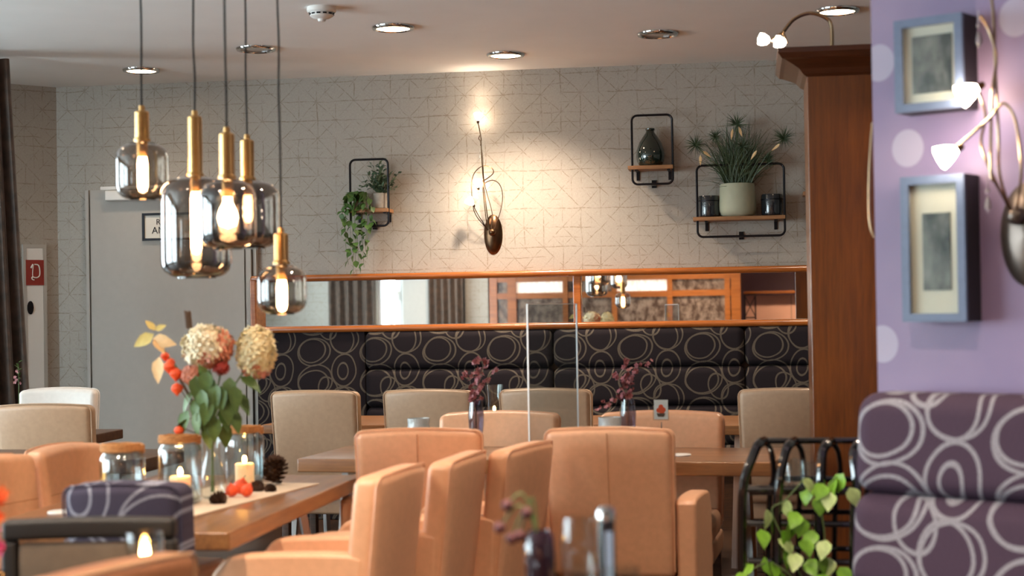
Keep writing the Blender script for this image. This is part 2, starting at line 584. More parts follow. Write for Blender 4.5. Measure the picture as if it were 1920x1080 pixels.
def struct(name, part, mat, smooth=False, loc=None, rot=None, label=None):
    o = obj(name, part, mat, None, smooth, loc, rot)
    o['kind'] = 'structure'
    if label: o['label'] = label
    return o

def dup(root, loc, rz, label, group=None):
    r = root.copy(); COL.objects.link(r)
    r.location = loc; r.rotation_euler = (0, 0, rz)
    r['label'] = label
    if group: r['group'] = group
    for ch in list(root.children):
        c = ch.copy(); COL.objects.link(c); c.parent = r
        for g in ch.children:
            d = g.copy(); COL.objects.link(d); d.parent = c
    return r

def lamp(name, typ, loc, power, col, parent=None, radius=.03, spot=None, aim=None, blend=.6):
    l = bpy.data.lights.new(name, typ)
    l.energy = power
    l.color = lin(col)[:3]
    l.shadow_soft_size = radius
    if spot: l.spot_size = R(spot); l.spot_blend = blend
    o = bpy.data.objects.new(name, l)
    COL.objects.link(o)
    o.location = loc
    if aim: o.rotation_euler = Vector(aim).to_track_quat('-Z', 'Y').to_euler()
    if parent: o.parent = parent
    return o

# ================================================================== THE ROOM
CEIL = 2.91
DW = 10.30
YB = -2.2                       # wall behind the photographer
XL = -7.8
struct('floor', box(-1.05, 3.6, -.05, 14.4, 17, .1), 'floor')
struct('ceiling', box(-1.05, 3.6, CEIL + .05, 14.4, 17, .1), 'ceiling')
CX = -4.656                     # corner with the slanted wall
struct('wall_back', box(0, 0, CEIL / 2, 6.0 - CX, .2, CEIL), 'wallpaper', loc=((6.0 + CX) / 2, DW + .1, 0))
# slanted corner wall
sl = Vector((-math.cos(R(48)), -math.sin(R(48)), 0))
slen = (XL - CX) / sl.x
smid = Vector((CX, DW, 0)) + sl * (slen / 2)
srot = math.atan2(-sl.y, -sl.x)
snrm = Vector((math.sin(R(48)), -math.cos(R(48)), 0))      # into the room
swa, swb, swz0, swz1 = slen / 2 - 4.55, slen / 2 - 2.7, .30, 2.75        # window opening in it, just outside the picture
struct('wall_corner', join(box((swb + slen / 2 + .07) / 2, .1, CEIL / 2, slen / 2 + .07 - swb, .2, CEIL), box((-slen / 2 - .07 + swa) / 2, .1, CEIL / 2, swa + slen / 2 + .07, .2, CEIL),
    box((swa + swb) / 2, .1, swz0 / 2, swb - swa, .2, swz0), box((swa + swb) / 2, .1, (swz1 + CEIL) / 2, swb - swa, .2, CEIL - swz1)), 'wallpaper', loc=smid, rot=(0, 0, srot))
cend = Vector((CX, DW, 0)) + sl * slen
struct('wall_right', box(0, 0, CEIL / 2, .2, 17, CEIL), 'cream_wall', loc=(5.9, 3.6, 0))

def window_unit(name, x0, x1, z0, z1, label, posts=(0.5,), handle=True):
    """frame, posts, panes, handle in a local frame: x along the wall, y=0 wall middle, -y room side"""
    w = struct(name, join(box((x0 + x1) / 2, 0, z0 + .03, x1 - x0, .07, .06), box((x0 + x1) / 2, 0, z1 - .03, x1 - x0, .07, .06),
               box(x0 + .03, 0, (z0 + z1) / 2, .06, .07, z1 - z0 - .12), box(x1 - .03, 0, (z0 + z1) / 2, .06, .07, z1 - z0 - .12)), 'white', label=label)
    edges = [x0 + .06] + [x0 + (x1 - x0) * p for p in posts] + [x1 - .06]
    for p in posts:
        obj('window_post', box(x0 + (x1 - x0) * p, -.01, (z0 + z1) / 2, .09, .07, z1 - z0 - .12), 'white', w, False)
    for a, b in zip(edges[:-1], edges[1:]):
        obj('pane', box((a + b) / 2, .0, (z0 + z1) / 2, b - a - .04, .008, z1 - z0 - .12), 'pane', w, False)
    if handle:
        xh = x0 + (x1 - x0) * posts[0]
        obj('window_handle', join(tube([(xh, -.05, 1.62), (xh, -.085, 1.62)], .012), tube([(xh, -.085, 1.63), (xh, -.085, 1.50)], .011)), 'white', w)
    obj('window_sill', box((x0 + x1) / 2, -.16, z0 - .02, x1 - x0 + .1, .30, .04), 'white', w, False)
    return w

w4 = window_unit('window_4', swa, swb, swz0, swz1, 'white framed window in the slanted wall beyond the curtain', (1 / 3, 2 / 3))
w4.location = smid - snrm * .1; w4.rotation_euler = (0, 0, srot)
pc = smid - snrm * .17 + Matrix.Rotation(srot, 3, 'Z') @ Vector(((swa + swb) / 2, 0, 0))
portal('sky_portal', (pc.x, pc.y, (swz0 + swz1) / 2), (swb - swa, swz1 - swz0), snrm)
# left wall with two windows (outside the picture, they bring the daylight)
wins = [(-.6, 1.8), (2.4, 5.0)]
ylo, yhi = YB, cend.y
segs, y = [], ylo
parts = []
for a, b in wins:
    parts.append(box(XL - .1, (y + a) / 2, CEIL / 2, .2, a - y, CEIL))
    parts.append(box(XL - .1, (a + b) / 2, .15, .2, b - a, .30))
    parts.append(box(XL - .1, (a + b) / 2, (2.75 + CEIL) / 2, .2, b - a, CEIL - 2.75))
    y = b
parts.append(box(XL - .1, (y + yhi) / 2, CEIL / 2, .2, yhi - y + .1, CEIL))
struct('wall_left', join(*parts), 'cream_wall')
for i, (a, b) in enumerate(wins):
    w = window_unit('window_%d' % (i + 1), -(b - a) / 2, (b - a) / 2, .30, 2.75, 'white framed window in the left wall', (1 / 3, 2 / 3))
    w.location = (XL - .08, (a + b) / 2, 0); w.rotation_euler = (0, 0, R(90))
    portal('sky_portal', (XL - .16, (a + b) / 2, 1.525), (b - a, 2.45), (1, 0, 0))

# wall behind the photographer, seen in the mirror
MROT = R(-1.1)                   # the mirror strip hangs a touch out of parallel
MC = Vector((-.6, DW - .062, 0))
MN = Vector((math.sin(MROT), -math.cos(MROT), 0))
def mref(px, py, Y):
    """where the mirror shows a pixel: point on the plane y=Y behind the photographer"""
    d = ray(px, py)
    h = EYE + d * ((MC - EYE).dot(MN) / d.dot(MN))
    r = d - MN * (2 * d.dot(MN))
    return h + r * ((Y - h.y) / r.y)
mx = lambda px: mref(px, 565, YB).x
W0, W1, DX0, DX1 = mx(706), mx(756), mx(918), mx(1388)
zt = .8
struct('wall_front', join(
    box((XL + W0) / 2, YB - .1, CEIL / 2, W0 - XL, .2, CEIL),
    box((W0 + W1) / 2, YB - .1, .45, W1 - W0, .2, .9),
    box((W0 + W1) / 2, YB - .1, (2.4 + CEIL) / 2, W1 - W0, .2, CEIL - 2.4),
    box((W1 + DX0) / 2, YB - .1, CEIL / 2, DX0 - W1, .2, CEIL),
    box((DX0 + DX1) / 2, YB - .1, (2.25 + CEIL) / 2, DX1 - DX0, .2, CEIL - 2.25)), 'wallpaper')
w3 = window_unit('window_3', W0, W1, .9, 2.4, 'white framed window seen in the mirror', (.22,))
struct('trim_7', box((W1 + mx(806)) / 2 + .02, YB + .03, 1.65, mx(806) - W1, .06, 1.6), 'white_door', label='white window reveal seen in the mirror')
w3.rotation_euler = (0, 0, PI); w3.location = (W0 + W1, YB - .1, 0)
portal('sky_portal', ((W0 + W1) / 2, YB - .17, 1.65), (W1 - W0, 1.5), (0, 1, 0))
# glazed inner door: stiles, rails and panes
ds = struct('door_2', box((DX0 + DX1) / 2, YB - .05, 2.20, DX1 - DX0, .10, .10), 'trim_wood', label='wooden glazed partition with ornament glass panes seen in the mirror')
edges = [920, 962, 1048, 1075, 1092, 1148, 1158, 1250, 1265, 1357, 1388]
xs = [mx(p) for p in (920, 960, 1052, 1150, 1256, 1360, 1388)]
stw = [.10, .09, .10, .07, .09, .10]
cols = [xs[0] + .03, mx(960), mx(1060), mx(1152), mx(1256), mx(1364), DX1 - .06]
for i, x in enumerate(cols):
    obj('stile', box(x, YB - .05, 1.08, .13 if i in (0, 1, 6) else .075, .10, 2.14), 'trim_wood', ds, False)
zr = [.1, .62, mref(1200, 551, YB).z, 1.78, 2.12]
for a, b in zip(cols[:-1], cols[1:]):
    for z in zr:
        obj('rail', box((a + b) / 2, YB - .05, z, b - a, .08, .085), 'trim_wood', ds, False)
    for j, (z0, z1) in enumerate(zip(zr[:-1], zr[1:])):
        i = cols.index(a)
        wh = (j == 2 and i in (1, 3))
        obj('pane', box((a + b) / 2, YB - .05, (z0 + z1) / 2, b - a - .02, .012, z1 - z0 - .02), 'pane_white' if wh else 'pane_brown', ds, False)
# bar beyond
struct('wall_bar', join(box(2.4, -4.7, CEIL / 2, 7.0, .2, CEIL), box(DX1 - .2, -3.5, CEIL / 2, .2, 2.4, CEIL)), 'plum_wall')

# door with closer in the back wall
dl, dr = wy(172, 500, DW).x, wy(466, 500, DW).x
dtop = 2.20
d1 = struct('door_1', box((dl + dr) / 2, DW - .012, dtop / 2, dr - dl, .025, dtop), 'white_door', label='plain off-white door leaf in the back wall')
obj('door_leaf', box((dl + dr) / 2 + .0, DW - .032, dtop / 2 - .01, dr - dl - .03, .03, dtop - .02), 'white_door', d1, False)
obj('door_frame', join(box(dr + .018, DW - .03, dtop / 2, .035, .06, dtop), box(dr + .055, DW - .02, dtop / 2, .022, .04, dtop), box(dl - .012, DW - .02, dtop / 2, .022, .04, dtop)), 'white_door', d1, False)
obj('door_closer', join(rbox(((dl + dr) / 2 - .22, DW - .075, 2.155), (.38, .055, .07), .01), box((dl + dr) / 2 - .22, DW - .09, 2.205, .44, .02, .022)), 'white', d1)

# mirror strip with rails
mxl, mxr = wy(490, 570, DW).x, 1.9
zB, zT = 1.24, 1.577
mdiv = wy(1085, 560, DW).x
for nm, a, b, lb in (('wall_mirror', mxl, mdiv - .025, 'long low wall mirror panel left of the wooden divider'), ('wall_mirror', mdiv + .025, mxr, 'wall mirror panel right of the wooden divider, reflecting the bar')):
    yc_ = MC.y + ((a + b) / 2 - MC.x) * math.tan(MROT)
    t = thing(nm, lb, 'mirror', ((a + b) / 2, yc_, zB), MROT, 'mirror strip above the bench')
    obj('mirror_glass', box(0, 0, (zT - zB) / 2, b - a, .010, zT - zB), 'mirror', t, False)
    obj('backing', box(0, .008, (zT - zB) / 2, b - a, .006, zT - zB), 'black_metal', t, False)
def rail(name, z, y, r, label):
    L = mxr - mxl + .06
    s = struct(name, rbox((0, 0, 0), (L, r * 2.2, r * 2), r * .9, (1, 1, 1)), 'trim_wood', True, (mxl + L / 2 - .04, y, z), label=label)
    return s
rail('trim_1', zT, DW - .10, .021, 'varnished wooden rail above the mirror strip')
rail('trim_2', zB, DW - .165, .021, 'varnished wooden rail between the mirror and the bench back')
struct('trim_3', box((mxl + mxr) / 2, DW - .085, zB - .005, mxr - mxl, .17, .02), 'trim_wood', label='wooden ledge under the mirror strip')
struct('trim_6', box((mxl + mxr) / 2, DW - .055, zT + .004, mxr - mxl, .11, .014), 'trim_wood', label='wooden cap board over the mirror strip')
struct('trim_4', rbox((mdiv, DW - .05, (zB + zT) / 2), (.05, .09, zT - zB), .006), 'trim_wood', label='wooden divider between the two mirror panels')
struct('trim_5', rbox((mxl - .02, DW - .06, (zB + zT) / 2), (.04, .12, zT - zB), .006), 'trim_wood', label='wooden end stile of the mirror strip')

# lavender wall on the right
PA = at(1640, 400, 4.4); PA.z = 0
pe = Vector((math.cos(R(-31.5)), math.sin(R(-31.5)), 0))       # along the wall, to the right and nearer
pn = Vector((-math.sin(R(31.5)), -math.cos(R(31.5)), 0))       # out of the wall
PROT = R(-31.5)
def pw(px, py, off=0.0):
    """point on the lavender wall -> (distance along it, height)"""
    d = ray(px, py)
    o = PA + pn * off
    t = (o - EYE).dot(pn) / d.dot(pn)
    p = EYE + d * t
    return (p - PA).dot(pe), p.z
PURPLE_DOTS = [pw(1702, 278), pw(1648, 118), pw(1655, 645), pw(1905, 32)]
M['purple'] = purple_wall()
struct('wall_pillar', box(.85, .12, CEIL / 2, 1.7, .24, CEIL), 'purple', loc=PA, rot=(0, 0, PROT), label='lavender wall pillar with pale dots')

# ================================================================== CEILING FITTINGS
def downlight(px, py, on, power, label, pos=None):
    p = hz(px, py, CEIL) if pos is None else Vector((pos[0], pos[1], CEIL))
    t = thing('ceiling_downlight', label, 'ceiling light', p, 0, 'recessed ceiling downlights')
    obj('ring', lathe([(.118, 0), (.118, -.008), (.112, -.016), (.098, -.018), (.092, -.012), (.092, 0)], 32, capb=False), 'chrome', t)
    obj('lens', lathe([(.093, -.004), (.06, -.009), (0.001, -.010)], 32, capb=False), 'lamp_disc' if on else 'lamp_off', t)
    if on:
        lamp('lamp', 'SPOT', (0, 0, -.03), power, 'ffe6cc', t, .07, 125, (0, 0, -1), .8)
    return t
WL = 70
downlight(737, 50, 1, WL * 1.5, 'lit recessed downlight right of the white smoke detector')
downlight(948, 101, 1, WL * 2.2, 'lit recessed downlight close to the wall above the wall lamp')
downlight(265, 130, 1, WL * .2, 'lit recessed downlight near the corner behind the leftmost pendant cord')
downlight(1570, 18, 1, WL * 1.4, 'lit recessed downlight above the wooden cabinet')
downlight(480, 90, 0, 0, 'unlit flush downlight between the pendant cords')
downlight(1233, 62, 0, 0, 'unlit flush downlight above the dark green bottle vase')
for i, (x, y) in enumerate(((-3.2, 5.6), (-.4, 4.9), (1.2, 6.2), (-2.0, 2.9), (-.2, 2.4), (1.2, 2.6), (-4.6, -1.1), (-1.2, -1.0), (.7, -2.7))):  # unseen lamps; last three added to brighten the wall, partition and bar behind
    downlight(0, 0, 1, WL * (1, 1, 1, 2.8, 3.6, 1.0, 2, 4.0, 3.5)[i], 'recessed downlight outside the picture, ceiling spot %s' % ('above the tables', 'above the aisle', 'by the cabinet', 'over the front left table', 'over the front table', 'by the lavender wall', 'near the window behind', 'near the glazed partition', 'over the bar')[i], (x, y))
p = hz(603, 14, CEIL)
t = thing('smoke_detector', 'round white smoke detector on the ceiling', 'smoke detector', p)
obj('base', lathe([(.075, 0), (.075, -.02), (.068, -.028)], 32, capb=False), 'white', t)
obj('housing', lathe([(.062, -.026), (.060, -.045), (.045, -.055), (.022, -.060), (.018, -.072), (0.001, -.075)], 32, capb=False), 'white', t)
for i in range(12):
    a = 2 * PI * i / 12
    obj('slot', xf(box(.0605, 0, -.036, .006, .02, .008), Matrix.Rotation(a, 4, 'Z')), 'black_metal', t, False)

# ================================================================== BENCHES
def bolster(x0, x1, z0, z1, y, d=.13, r=.045):
    return rbox(((x0 + x1) / 2, y, (z0 + z1) / 2), (x1 - x0, d, z1 - z0), r, (4, 1, 3))
bt = thing('wall_bench', 'long dark bench with ring-patterned upholstery under the mirror', 'bench', (0, DW, 0))
bxs = [wy(p, 660, DW - .15).x for p in (483, 686, 1038, 1396)] + [1.55, 2.6]
obj('flat_panel', rbox(((bxs[0] + bxs[1]) / 2, -.115, .612), (bxs[1] - bxs[0], .10, 1.224), .01), 'fabric', bt)
zs = [1.222, .975, .73, .48]
for a, b in zip(bxs[1:-1], bxs[2:]):
    for z1, z0 in zip(zs[:-1], zs[1:]):
        obj('back_cushion', bolster(a + .002, b - .002, z0, z1, -.135), 'fabric', bt)
obj('back_board', box((bxs[1] + bxs[-1]) / 2, -.04, .6, bxs[-1] - bxs[1], .05, 1.2), 'dark_table', bt, False)
for a, b in zip(bxs[1:-1], bxs[2:]):
    obj('seat_cushion', rbox(((a + b) / 2, -.36, .41), (b - a - .004, .52, .14), .04, (3, 3, 1)), 'fabric', bt)
obj('plinth', box((bxs[1] + bxs[-1]) / 2, -.33, .17, bxs[-1] - bxs[1], .5, .34), 'dark_table', bt, False)

BN = PA + pe * pw(1618, 760, .13)[0]
nb = thing('upholstered_bench', 'aubergine ring-patterned bench backrest in front of the lavender wall', 'bench', BN, PROT)
for z1, z0 in ((1.115, .853), (.855, .60), (.602, .46)):
    obj('back_cushion', rbox((.80, -.10, (z1 + z0) / 2), (1.6, .17, z1 - z0), .055, (6, 1, 3), lambda v: Vector((v.x, v.y - (1.12 - v.z) * .13, v.z)), 4), 'fabric_near', nb)
obj('back_board', prism([(-.012, .02), (-.012, 1.06), (-.045, 1.06), (-.11, .46), (-.11, .02)], .01, 1.6, 'yz'), 'dark_table', nb, False)
obj('seat_cushion', rbox((.80, -.43, .41), (1.6, .52, .13), .04, (3, 3, 1)), 'fabric_near', nb)
obj('plinth', box(.80, -.40, .17, 1.56, .46, .34), 'dark_table', nb, False)

# ================================================================== CABINET / ROOM DIVIDER
cab0 = at(1521, 600, 6.45)
ct = thing('wooden_cabinet', 'tall cherry wood cabinet end with a dark cornice', 'cabinet', (cab0.x, cab0.y, 0))
ctop = 2.29
obj('body', rbox((.45, .2, ctop / 2), (.9, .4, ctop), .006), 'cabinet', ct)
prof = [(0, -.01), (.015, 0), (.03, .02), (.055, .035), (.085, .05), (.10, .055), (.115, .075), (.115, .095)]
vv, ff = [], []
for o_, z in prof:
    for x, y in ((-o_, -o_), (.9 + o_, -o_), (.9 + o_, .4 + o_), (-o_, .4 + o_)):
        vv.append(Vector((x, y, ctop - .01 + z)))
for j in range(len(prof) - 1):
    for i in range(4):
        k = (i + 1) % 4
        ff.append((j * 4 + i, j * 4 + k, (j + 1) * 4 + k, (j + 1) * 4 + i))
ff += [(3, 2, 1, 0), tuple(range(len(vv) - 4, len(vv)))]
obj('cornice', (vv, ff), 'cornice', ct, False)
obj('plinth', box(.45, .2, .05, .93, .43, .1), 'cornice', ct, False)

# lamp with arched arm standing on the cabinet
lp0 = at(1560, 108, 6.55)
lt = thing('arched_lamp', 'small arched metal lamp with two glowing heads on the cabinet top', 'lamp', (lp0.x, lp0.y, ctop + .085))
s0 = 6.55 / F
ca = [(0, 0, 0), (.0, 0, 50 * s0), (-.022, 0, 68 * s0), (-.085, 0, 78 * s0), (-.15, 0, 68 * s0), (-.195, 0, 45 * s0)]
obj('arm', tube(spline(ca, 6), .008), 'champagne', lt)
obj('foot', lathe([(.04, 0), (.04, .006), (.012, .014), (.009, .03)], 20), 'champagne', lt)
for i, (dx, dz) in enumerate(((-115, 28), (-85, 22))):
    c = Vector((dx * s0, -.01, dz * s0))
    h = obj('lamp_head', xf(lathe([(.008, 0), (.018, .008), (.026, .03), (.024, .045), (.0, .05)], 14), Matrix.Translation(c) @ Euler((0, R(-75), 0)).to_matrix().to_4x4()), 'tulip', lt)
    obj('joint', tube([c + Vector((.005, 0, 0)), Vector((-.195, 0, 45 * s0))], .006), 'champagne', lt)

# ================================================================== CHAIRS
def chair_proto(name, w, h, mat, arms=True, thick=.085, welt=None, seam=True, front_seam=False, cat='chair'):
    """origin on the floor under the seat; faces +y; outer top of the back at y=-.30"""
    t = thing(name, '', cat)
    z0, tk = .40, thick
    def bend(v):
        f = max(0, (v.z - z0)) / (h - z0)
        y = v.y - .085 * f + .035 * (2 * v.x / w) ** 2 * (f ** 1.2) * 0.8
        x = v.x * (1.0 - .04 * (1 - f))
        return Vector((x, y, v.z + .012 * (1 - (2 * v.x / w) ** 2) * (1 if f > .9 else 0)))
    yc = -.215 + (.085 - tk) / 2
    bk = obj('backrest', rbox((0, yc, (z0 + h) / 2), (w, tk, h - z0), .028, (8, 1, 8), bend, 3), mat, t)
    # welt along the rear outline
    rr = .03
    path = []
    yw = yc - tk / 2 + .008
    for (cx, cz, a0) in ((w / 2 - rr, h - rr, 0), (-(w / 2 - rr), h - rr, 90)):
        for k in range(5):
            a = R(a0 + k * 22.5)
            path.append(bend(Vector((cx + rr * math.cos(a), yw, cz + rr * math.sin(a)))))
    dens = [bend(Vector((w / 2, yw, z0 + .03 + (h - rr - z0 - .03) * i / 8))) for i in range(8)]
    dens2 = [bend(Vector((-w / 2, yw, h - rr - (h - rr - z0 - .03) * i / 8))) for i in range(1, 9)]
    top = [bend(Vector((w / 2 - rr - (w - 2 * rr) * i / 8, yw, h))) for i in range(1, 8)]
    full = dens + path[:5] + top + path[5:] + dens2
    obj('piping', tube(full, .0032, 6), welt or mat, bk)
    if seam:
        sp = [bend(Vector((.0, yc - tk / 2 - .0005, z0 + .02 + (h - z0 - .04) * i / 12))) for i in range(13)]
        obj('seam', tube(sp, .0013, 5), 'stitch', bk)
    if front_seam:
        sp = [bend(Vector((-w / 2 + .02 + (w - .04) * i / 12, yc + tk / 2 + .0005, h - .145))) for i in range(13)]
        obj('seam', tube(sp, .0013, 5), 'stitch', bk)
    obj('seat', rbox((0, .035, .44), (w - (.16 if arms == 'flush' else .02), .45, .11), .035, (3, 3, 1)), mat, t)
    obj('base', rbox((0, .02, .36), (w - .01, .46, .09), .015), mat, t)
    if arms:
        for s in (-1, 1):
            x = s * (w / 2 - .038 if arms == 'flush' else w / 2 + .033)
            prof = [(-.245, .32), (-.26, .66), (-.22, .685), (.10, .675), (.17, .645), (.205, .58), (.215, .46), (.21, .32)]
            pts = spline([(0, a, b) for a, b in prof[1:]], 3)
            poly = [(-.235, .32)] + [(p.y, p.z) for p in pts]
            a = obj('arm', prism(poly, x - .036, x + .036, 'yz'), mat, t)
            bv = a.modifiers.new('round', 'BEVEL'); bv.width = .022; bv.segments = 3; bv.limit_method = 'ANGLE'; bv.angle_limit = R(50)
    for sx in (-1, 1):
        for sy, yy in ((-1, -.20), (1, .19)):
            obj('leg', rbox((sx * (w / 2 - .035), yy, .16), (.04, .04, .32), .005), 'dark_table', t)
    return t

chair_lib = {}
def chair(key, args, name, label, top, rz, group=None, cat='chair', ref=-.30):
    """top = (x,y) of the middle of the back's top edge (its outer face when ref=-.30)"""
    loc = Vector((top[0], top[1], 0)) - Euler((0, 0, rz)).to_matrix() @ Vector((0, ref, 0))
    if key not in chair_lib:
        t = chair_proto(name, *args[0], **args[1])
        chair_lib[key] = t
        t.location = loc; t.rotation_euler = (0, 0, rz); t['label'] = label
        t['category'] = cat
        if group: t['group'] = group
        return t
    return dup(chair_lib[key], loc, rz, label, group)

AR = ((.455, .925, 'peach'), dict(arms=True))
chair('arm', AR, 'leather_armchair', 'apricot leather armchair seen from behind, left of the two before the middle table', (-1.172, 5.55), R(3), 'apricot leather armchairs')
chair('arm', AR, 'leather_armchair', 'large apricot leather armchair seen from behind with its right arm showing, centre right', (-.50, 5.56), R(-5), 'apricot leather armchairs')
AS = ((.42, .895, 'peach'), dict(arms='flush', seam=False))
for (px, py), th, lb in zip(((703, 897), (840, 868), (948, 847)), (6, 5, 13), ('apricot leather armchair nearest the camera at the right side of the left table',
        'middle one of three leather armchairs along the right side of the left table', 'farthest of three leather armchairs along the right side of the left table')):
    n_ = hz(px, py, .895)
    ax_ = Vector((math.sin(R(th)), math.cos(R(th))))
    chair('side', AS, 'leather_armchair', lb, (n_.x + ax_.x * .21, n_.y + ax_.y * .21), R(90 - th), 'armchairs beside the long left table')
WD = ((.54, .885, 'peach'), dict(arms=False, front_seam=True, seam=False))
chair('wide', WD, 'leather_chair', 'wide apricot leather chair facing the camera behind the clear screen', (-1.115, 6.99), R(180 - 4), 'wide leather chairs behind the middle table', ref=-.25)
chair('wide', WD, 'leather_chair', 'wide apricot leather chair facing the camera behind the picture card', (-.397, 6.94), R(180 - 4), 'wide leather chairs behind the middle table', ref=-.25)
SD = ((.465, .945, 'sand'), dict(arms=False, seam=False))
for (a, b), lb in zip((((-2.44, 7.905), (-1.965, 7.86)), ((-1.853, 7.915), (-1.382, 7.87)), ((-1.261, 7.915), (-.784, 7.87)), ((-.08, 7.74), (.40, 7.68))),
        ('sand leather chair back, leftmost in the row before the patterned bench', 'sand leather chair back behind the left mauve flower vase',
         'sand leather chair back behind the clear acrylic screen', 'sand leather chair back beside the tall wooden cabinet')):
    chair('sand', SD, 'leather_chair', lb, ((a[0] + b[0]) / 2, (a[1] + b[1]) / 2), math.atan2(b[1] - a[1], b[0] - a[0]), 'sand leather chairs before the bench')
LF = ((.42, .89, 'peach'), dict(arms=False, front_seam=True, seam=False))
chair('left', LF, 'leather_chair', 'apricot leather chair at the left picture edge, left of the table', (-2.42, 4.87), R(-97), 'leather chairs left of the long table', ref=-.25)
chair('left', LF, 'leather_chair', 'apricot leather chair left of the table, next to the shortest glass jar', (-2.36, 5.31), R(-97), 'leather chairs left of the long table', ref=-.25)
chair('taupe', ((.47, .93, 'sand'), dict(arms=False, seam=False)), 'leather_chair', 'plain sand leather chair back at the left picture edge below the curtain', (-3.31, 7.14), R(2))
chair('white', ((.44, .945, 'cream'), dict(arms=False, seam=False)), 'leather_chair', 'cream white leather chair under the white hose cabinet', (-3.78, 8.33), R(182), ref=-.25)
chair('pattern', ((.315, .905, 'fabric_chair'), dict(arms=False, seam=False, thick=.14, welt='fabric_chair')), 'fabric_chair', 'narrow slate chair with ring pattern at the near end of the left table', (-1.625, 4.04), R(2), ref=-.27)

# black-framed chair and cognac chair in the left foreground
b0, b1 = at(20, 990, 3.75), at(318, 1000, 3.75)
bc = thing('framed_chair', 'black framed chair with taupe upholstered back, blurred at lower left', 'chair', ((b0.x + b1.x) / 2, (b0.y + b1.y) / 2, 0), math.atan2(b1.y - b0.y, b1.x - b0.x) + PI)
hw = (b1 - b0).length / 2; hz_ = b0.z
obj('top_rail', rbox((0, 0, hz_ - .005), (hw * 2 + .03, .05, .048), .012, (6, 1, 1), lambda v: Vector((v.x, v.y, v.z + .004 * math.cos(v.x / hw * 1.5)))), 'black_matte', bc)
for s in (-1, 1):
    obj('post', rbox((s * hw, 0, (hz_ - .03) / 2), (.035, .045, hz_ - .03), .01), 'black_matte', bc)
    obj('leg', rbox((s * (hw - .01), .36, .21), (.032, .032, .42), .008), 'black_matte', bc)
obj('back_panel', rbox((0, .0, hz_ - .18), (hw * 2 - .04, .035, .29), .012, (3, 1, 3)), 'taupe', bc)
obj('seat', rbox((0, .18, .43), (hw * 2, .40, .08), .03, (3, 3, 1)), 'taupe', bc)

f_ = hz(338, 1034, .895)
ax_ = Vector((math.sin(R(19.5)), math.cos(R(19.5))))
chair('cognac', ((.42, .895, 'brown_leather'), dict(arms=False, seam=False, welt='welt_tan', thick=.10)), 'leather_chair', 'cognac leather chair back blurred in the bottom left corner', (f_.x - ax_.x * .21, f_.y - ax_.y * .21), R(70.5), ref=-.28)

# ================================================================== TABLES
def table(name, label, c, size, rz, zt, mat, thick=.052, group=None, legs='steel', inset=.14):
    t = thing(name, label, 'table', (c[0], c[1], 0), rz, group)
    w, d = size
    obj('table_top', rbox((0, 0, zt - thick / 2), (w, d, thick), .006), mat, t)
    for s in (-1, 1):
        if w > d:
            x = s * (w / 2 - inset)
            pts = [(x, -d * .40, 0.02), (x - s * .02, -d * .26, zt - thick - .02), (x - s * .02, d * .26, zt - thick - .02), (x, d * .40, 0.02)]
        else:
            y = s * (d / 2 - inset)
            pts = [(-w * .40, y, .02), (-w * .26, y - s * .02, zt - thick - .02), (w * .26, y - s * .02, zt - thick - .02), (w * .40, y, .02)]
        obj('leg', tube(pts, .02, 4), legs, t, False)
    return t
table('dining_table', 'long oak table at left with runner, glass jars and bouquet', (-1.825, 4.995), (.79, 1.51), 0, .75, 'table', .052)
table('dining_table', 'oak table in the middle between the apricot leather chairs', (-.86, 6.60), (1.95, .62), R(-5.4), .75, 'table_x', .056)
table('dining_table', 'oak table before the bench behind the clear screen', (-1.55, 8.62), (2.1, .72), R(-4), .75, 'table_x', .05)
table('dining_table', 'oak table before the bench beside the cabinet', (.42, 8.45), (1.3, .72), R(-4), .75, 'table_x', .05)
table('dining_table', 'dark table end between the sand chair back and the cream chair', (-3.85, 7.78), (1.1, .6), 0, .75, 'dark_table', .05)
table('dining_table', 'dark table end behind the shortest glass jar', (-3.05, 6.62), (1.06, .5), 0, .75, 'dark_table', .06)
table('dining_table', 'oak table in the near foreground carrying the plum vase', (-.12, 2.95), (.95, .55), R(2), .75, 'table_x', .05)
table('dining_table', 'oak table at the lower left carrying the candle glass', (-1.535, 3.02), (.68, .72), 0, .75, 'table', .05)
# runner
r1, r2 = Vector((-1.505, 5.434)), Vector((-1.673, 4.40))
e = (r1 - r2).normalized(); nn = Vector((-e.y, e.x))
A_, B_ = r1, r2 - e * .0
poly = [(A_.x, A_.y), (B_.x, B_.y), (B_.x + nn.x * .33, B_.y + nn.y * .33), (A_.x + nn.x * .33, A_.y + nn.y * .33)]
tag(obj('table_runner', prism(poly, .7505, .7535, 'xy'), 'linen', None, False), 'beige linen runner along the left table', 'table runner')

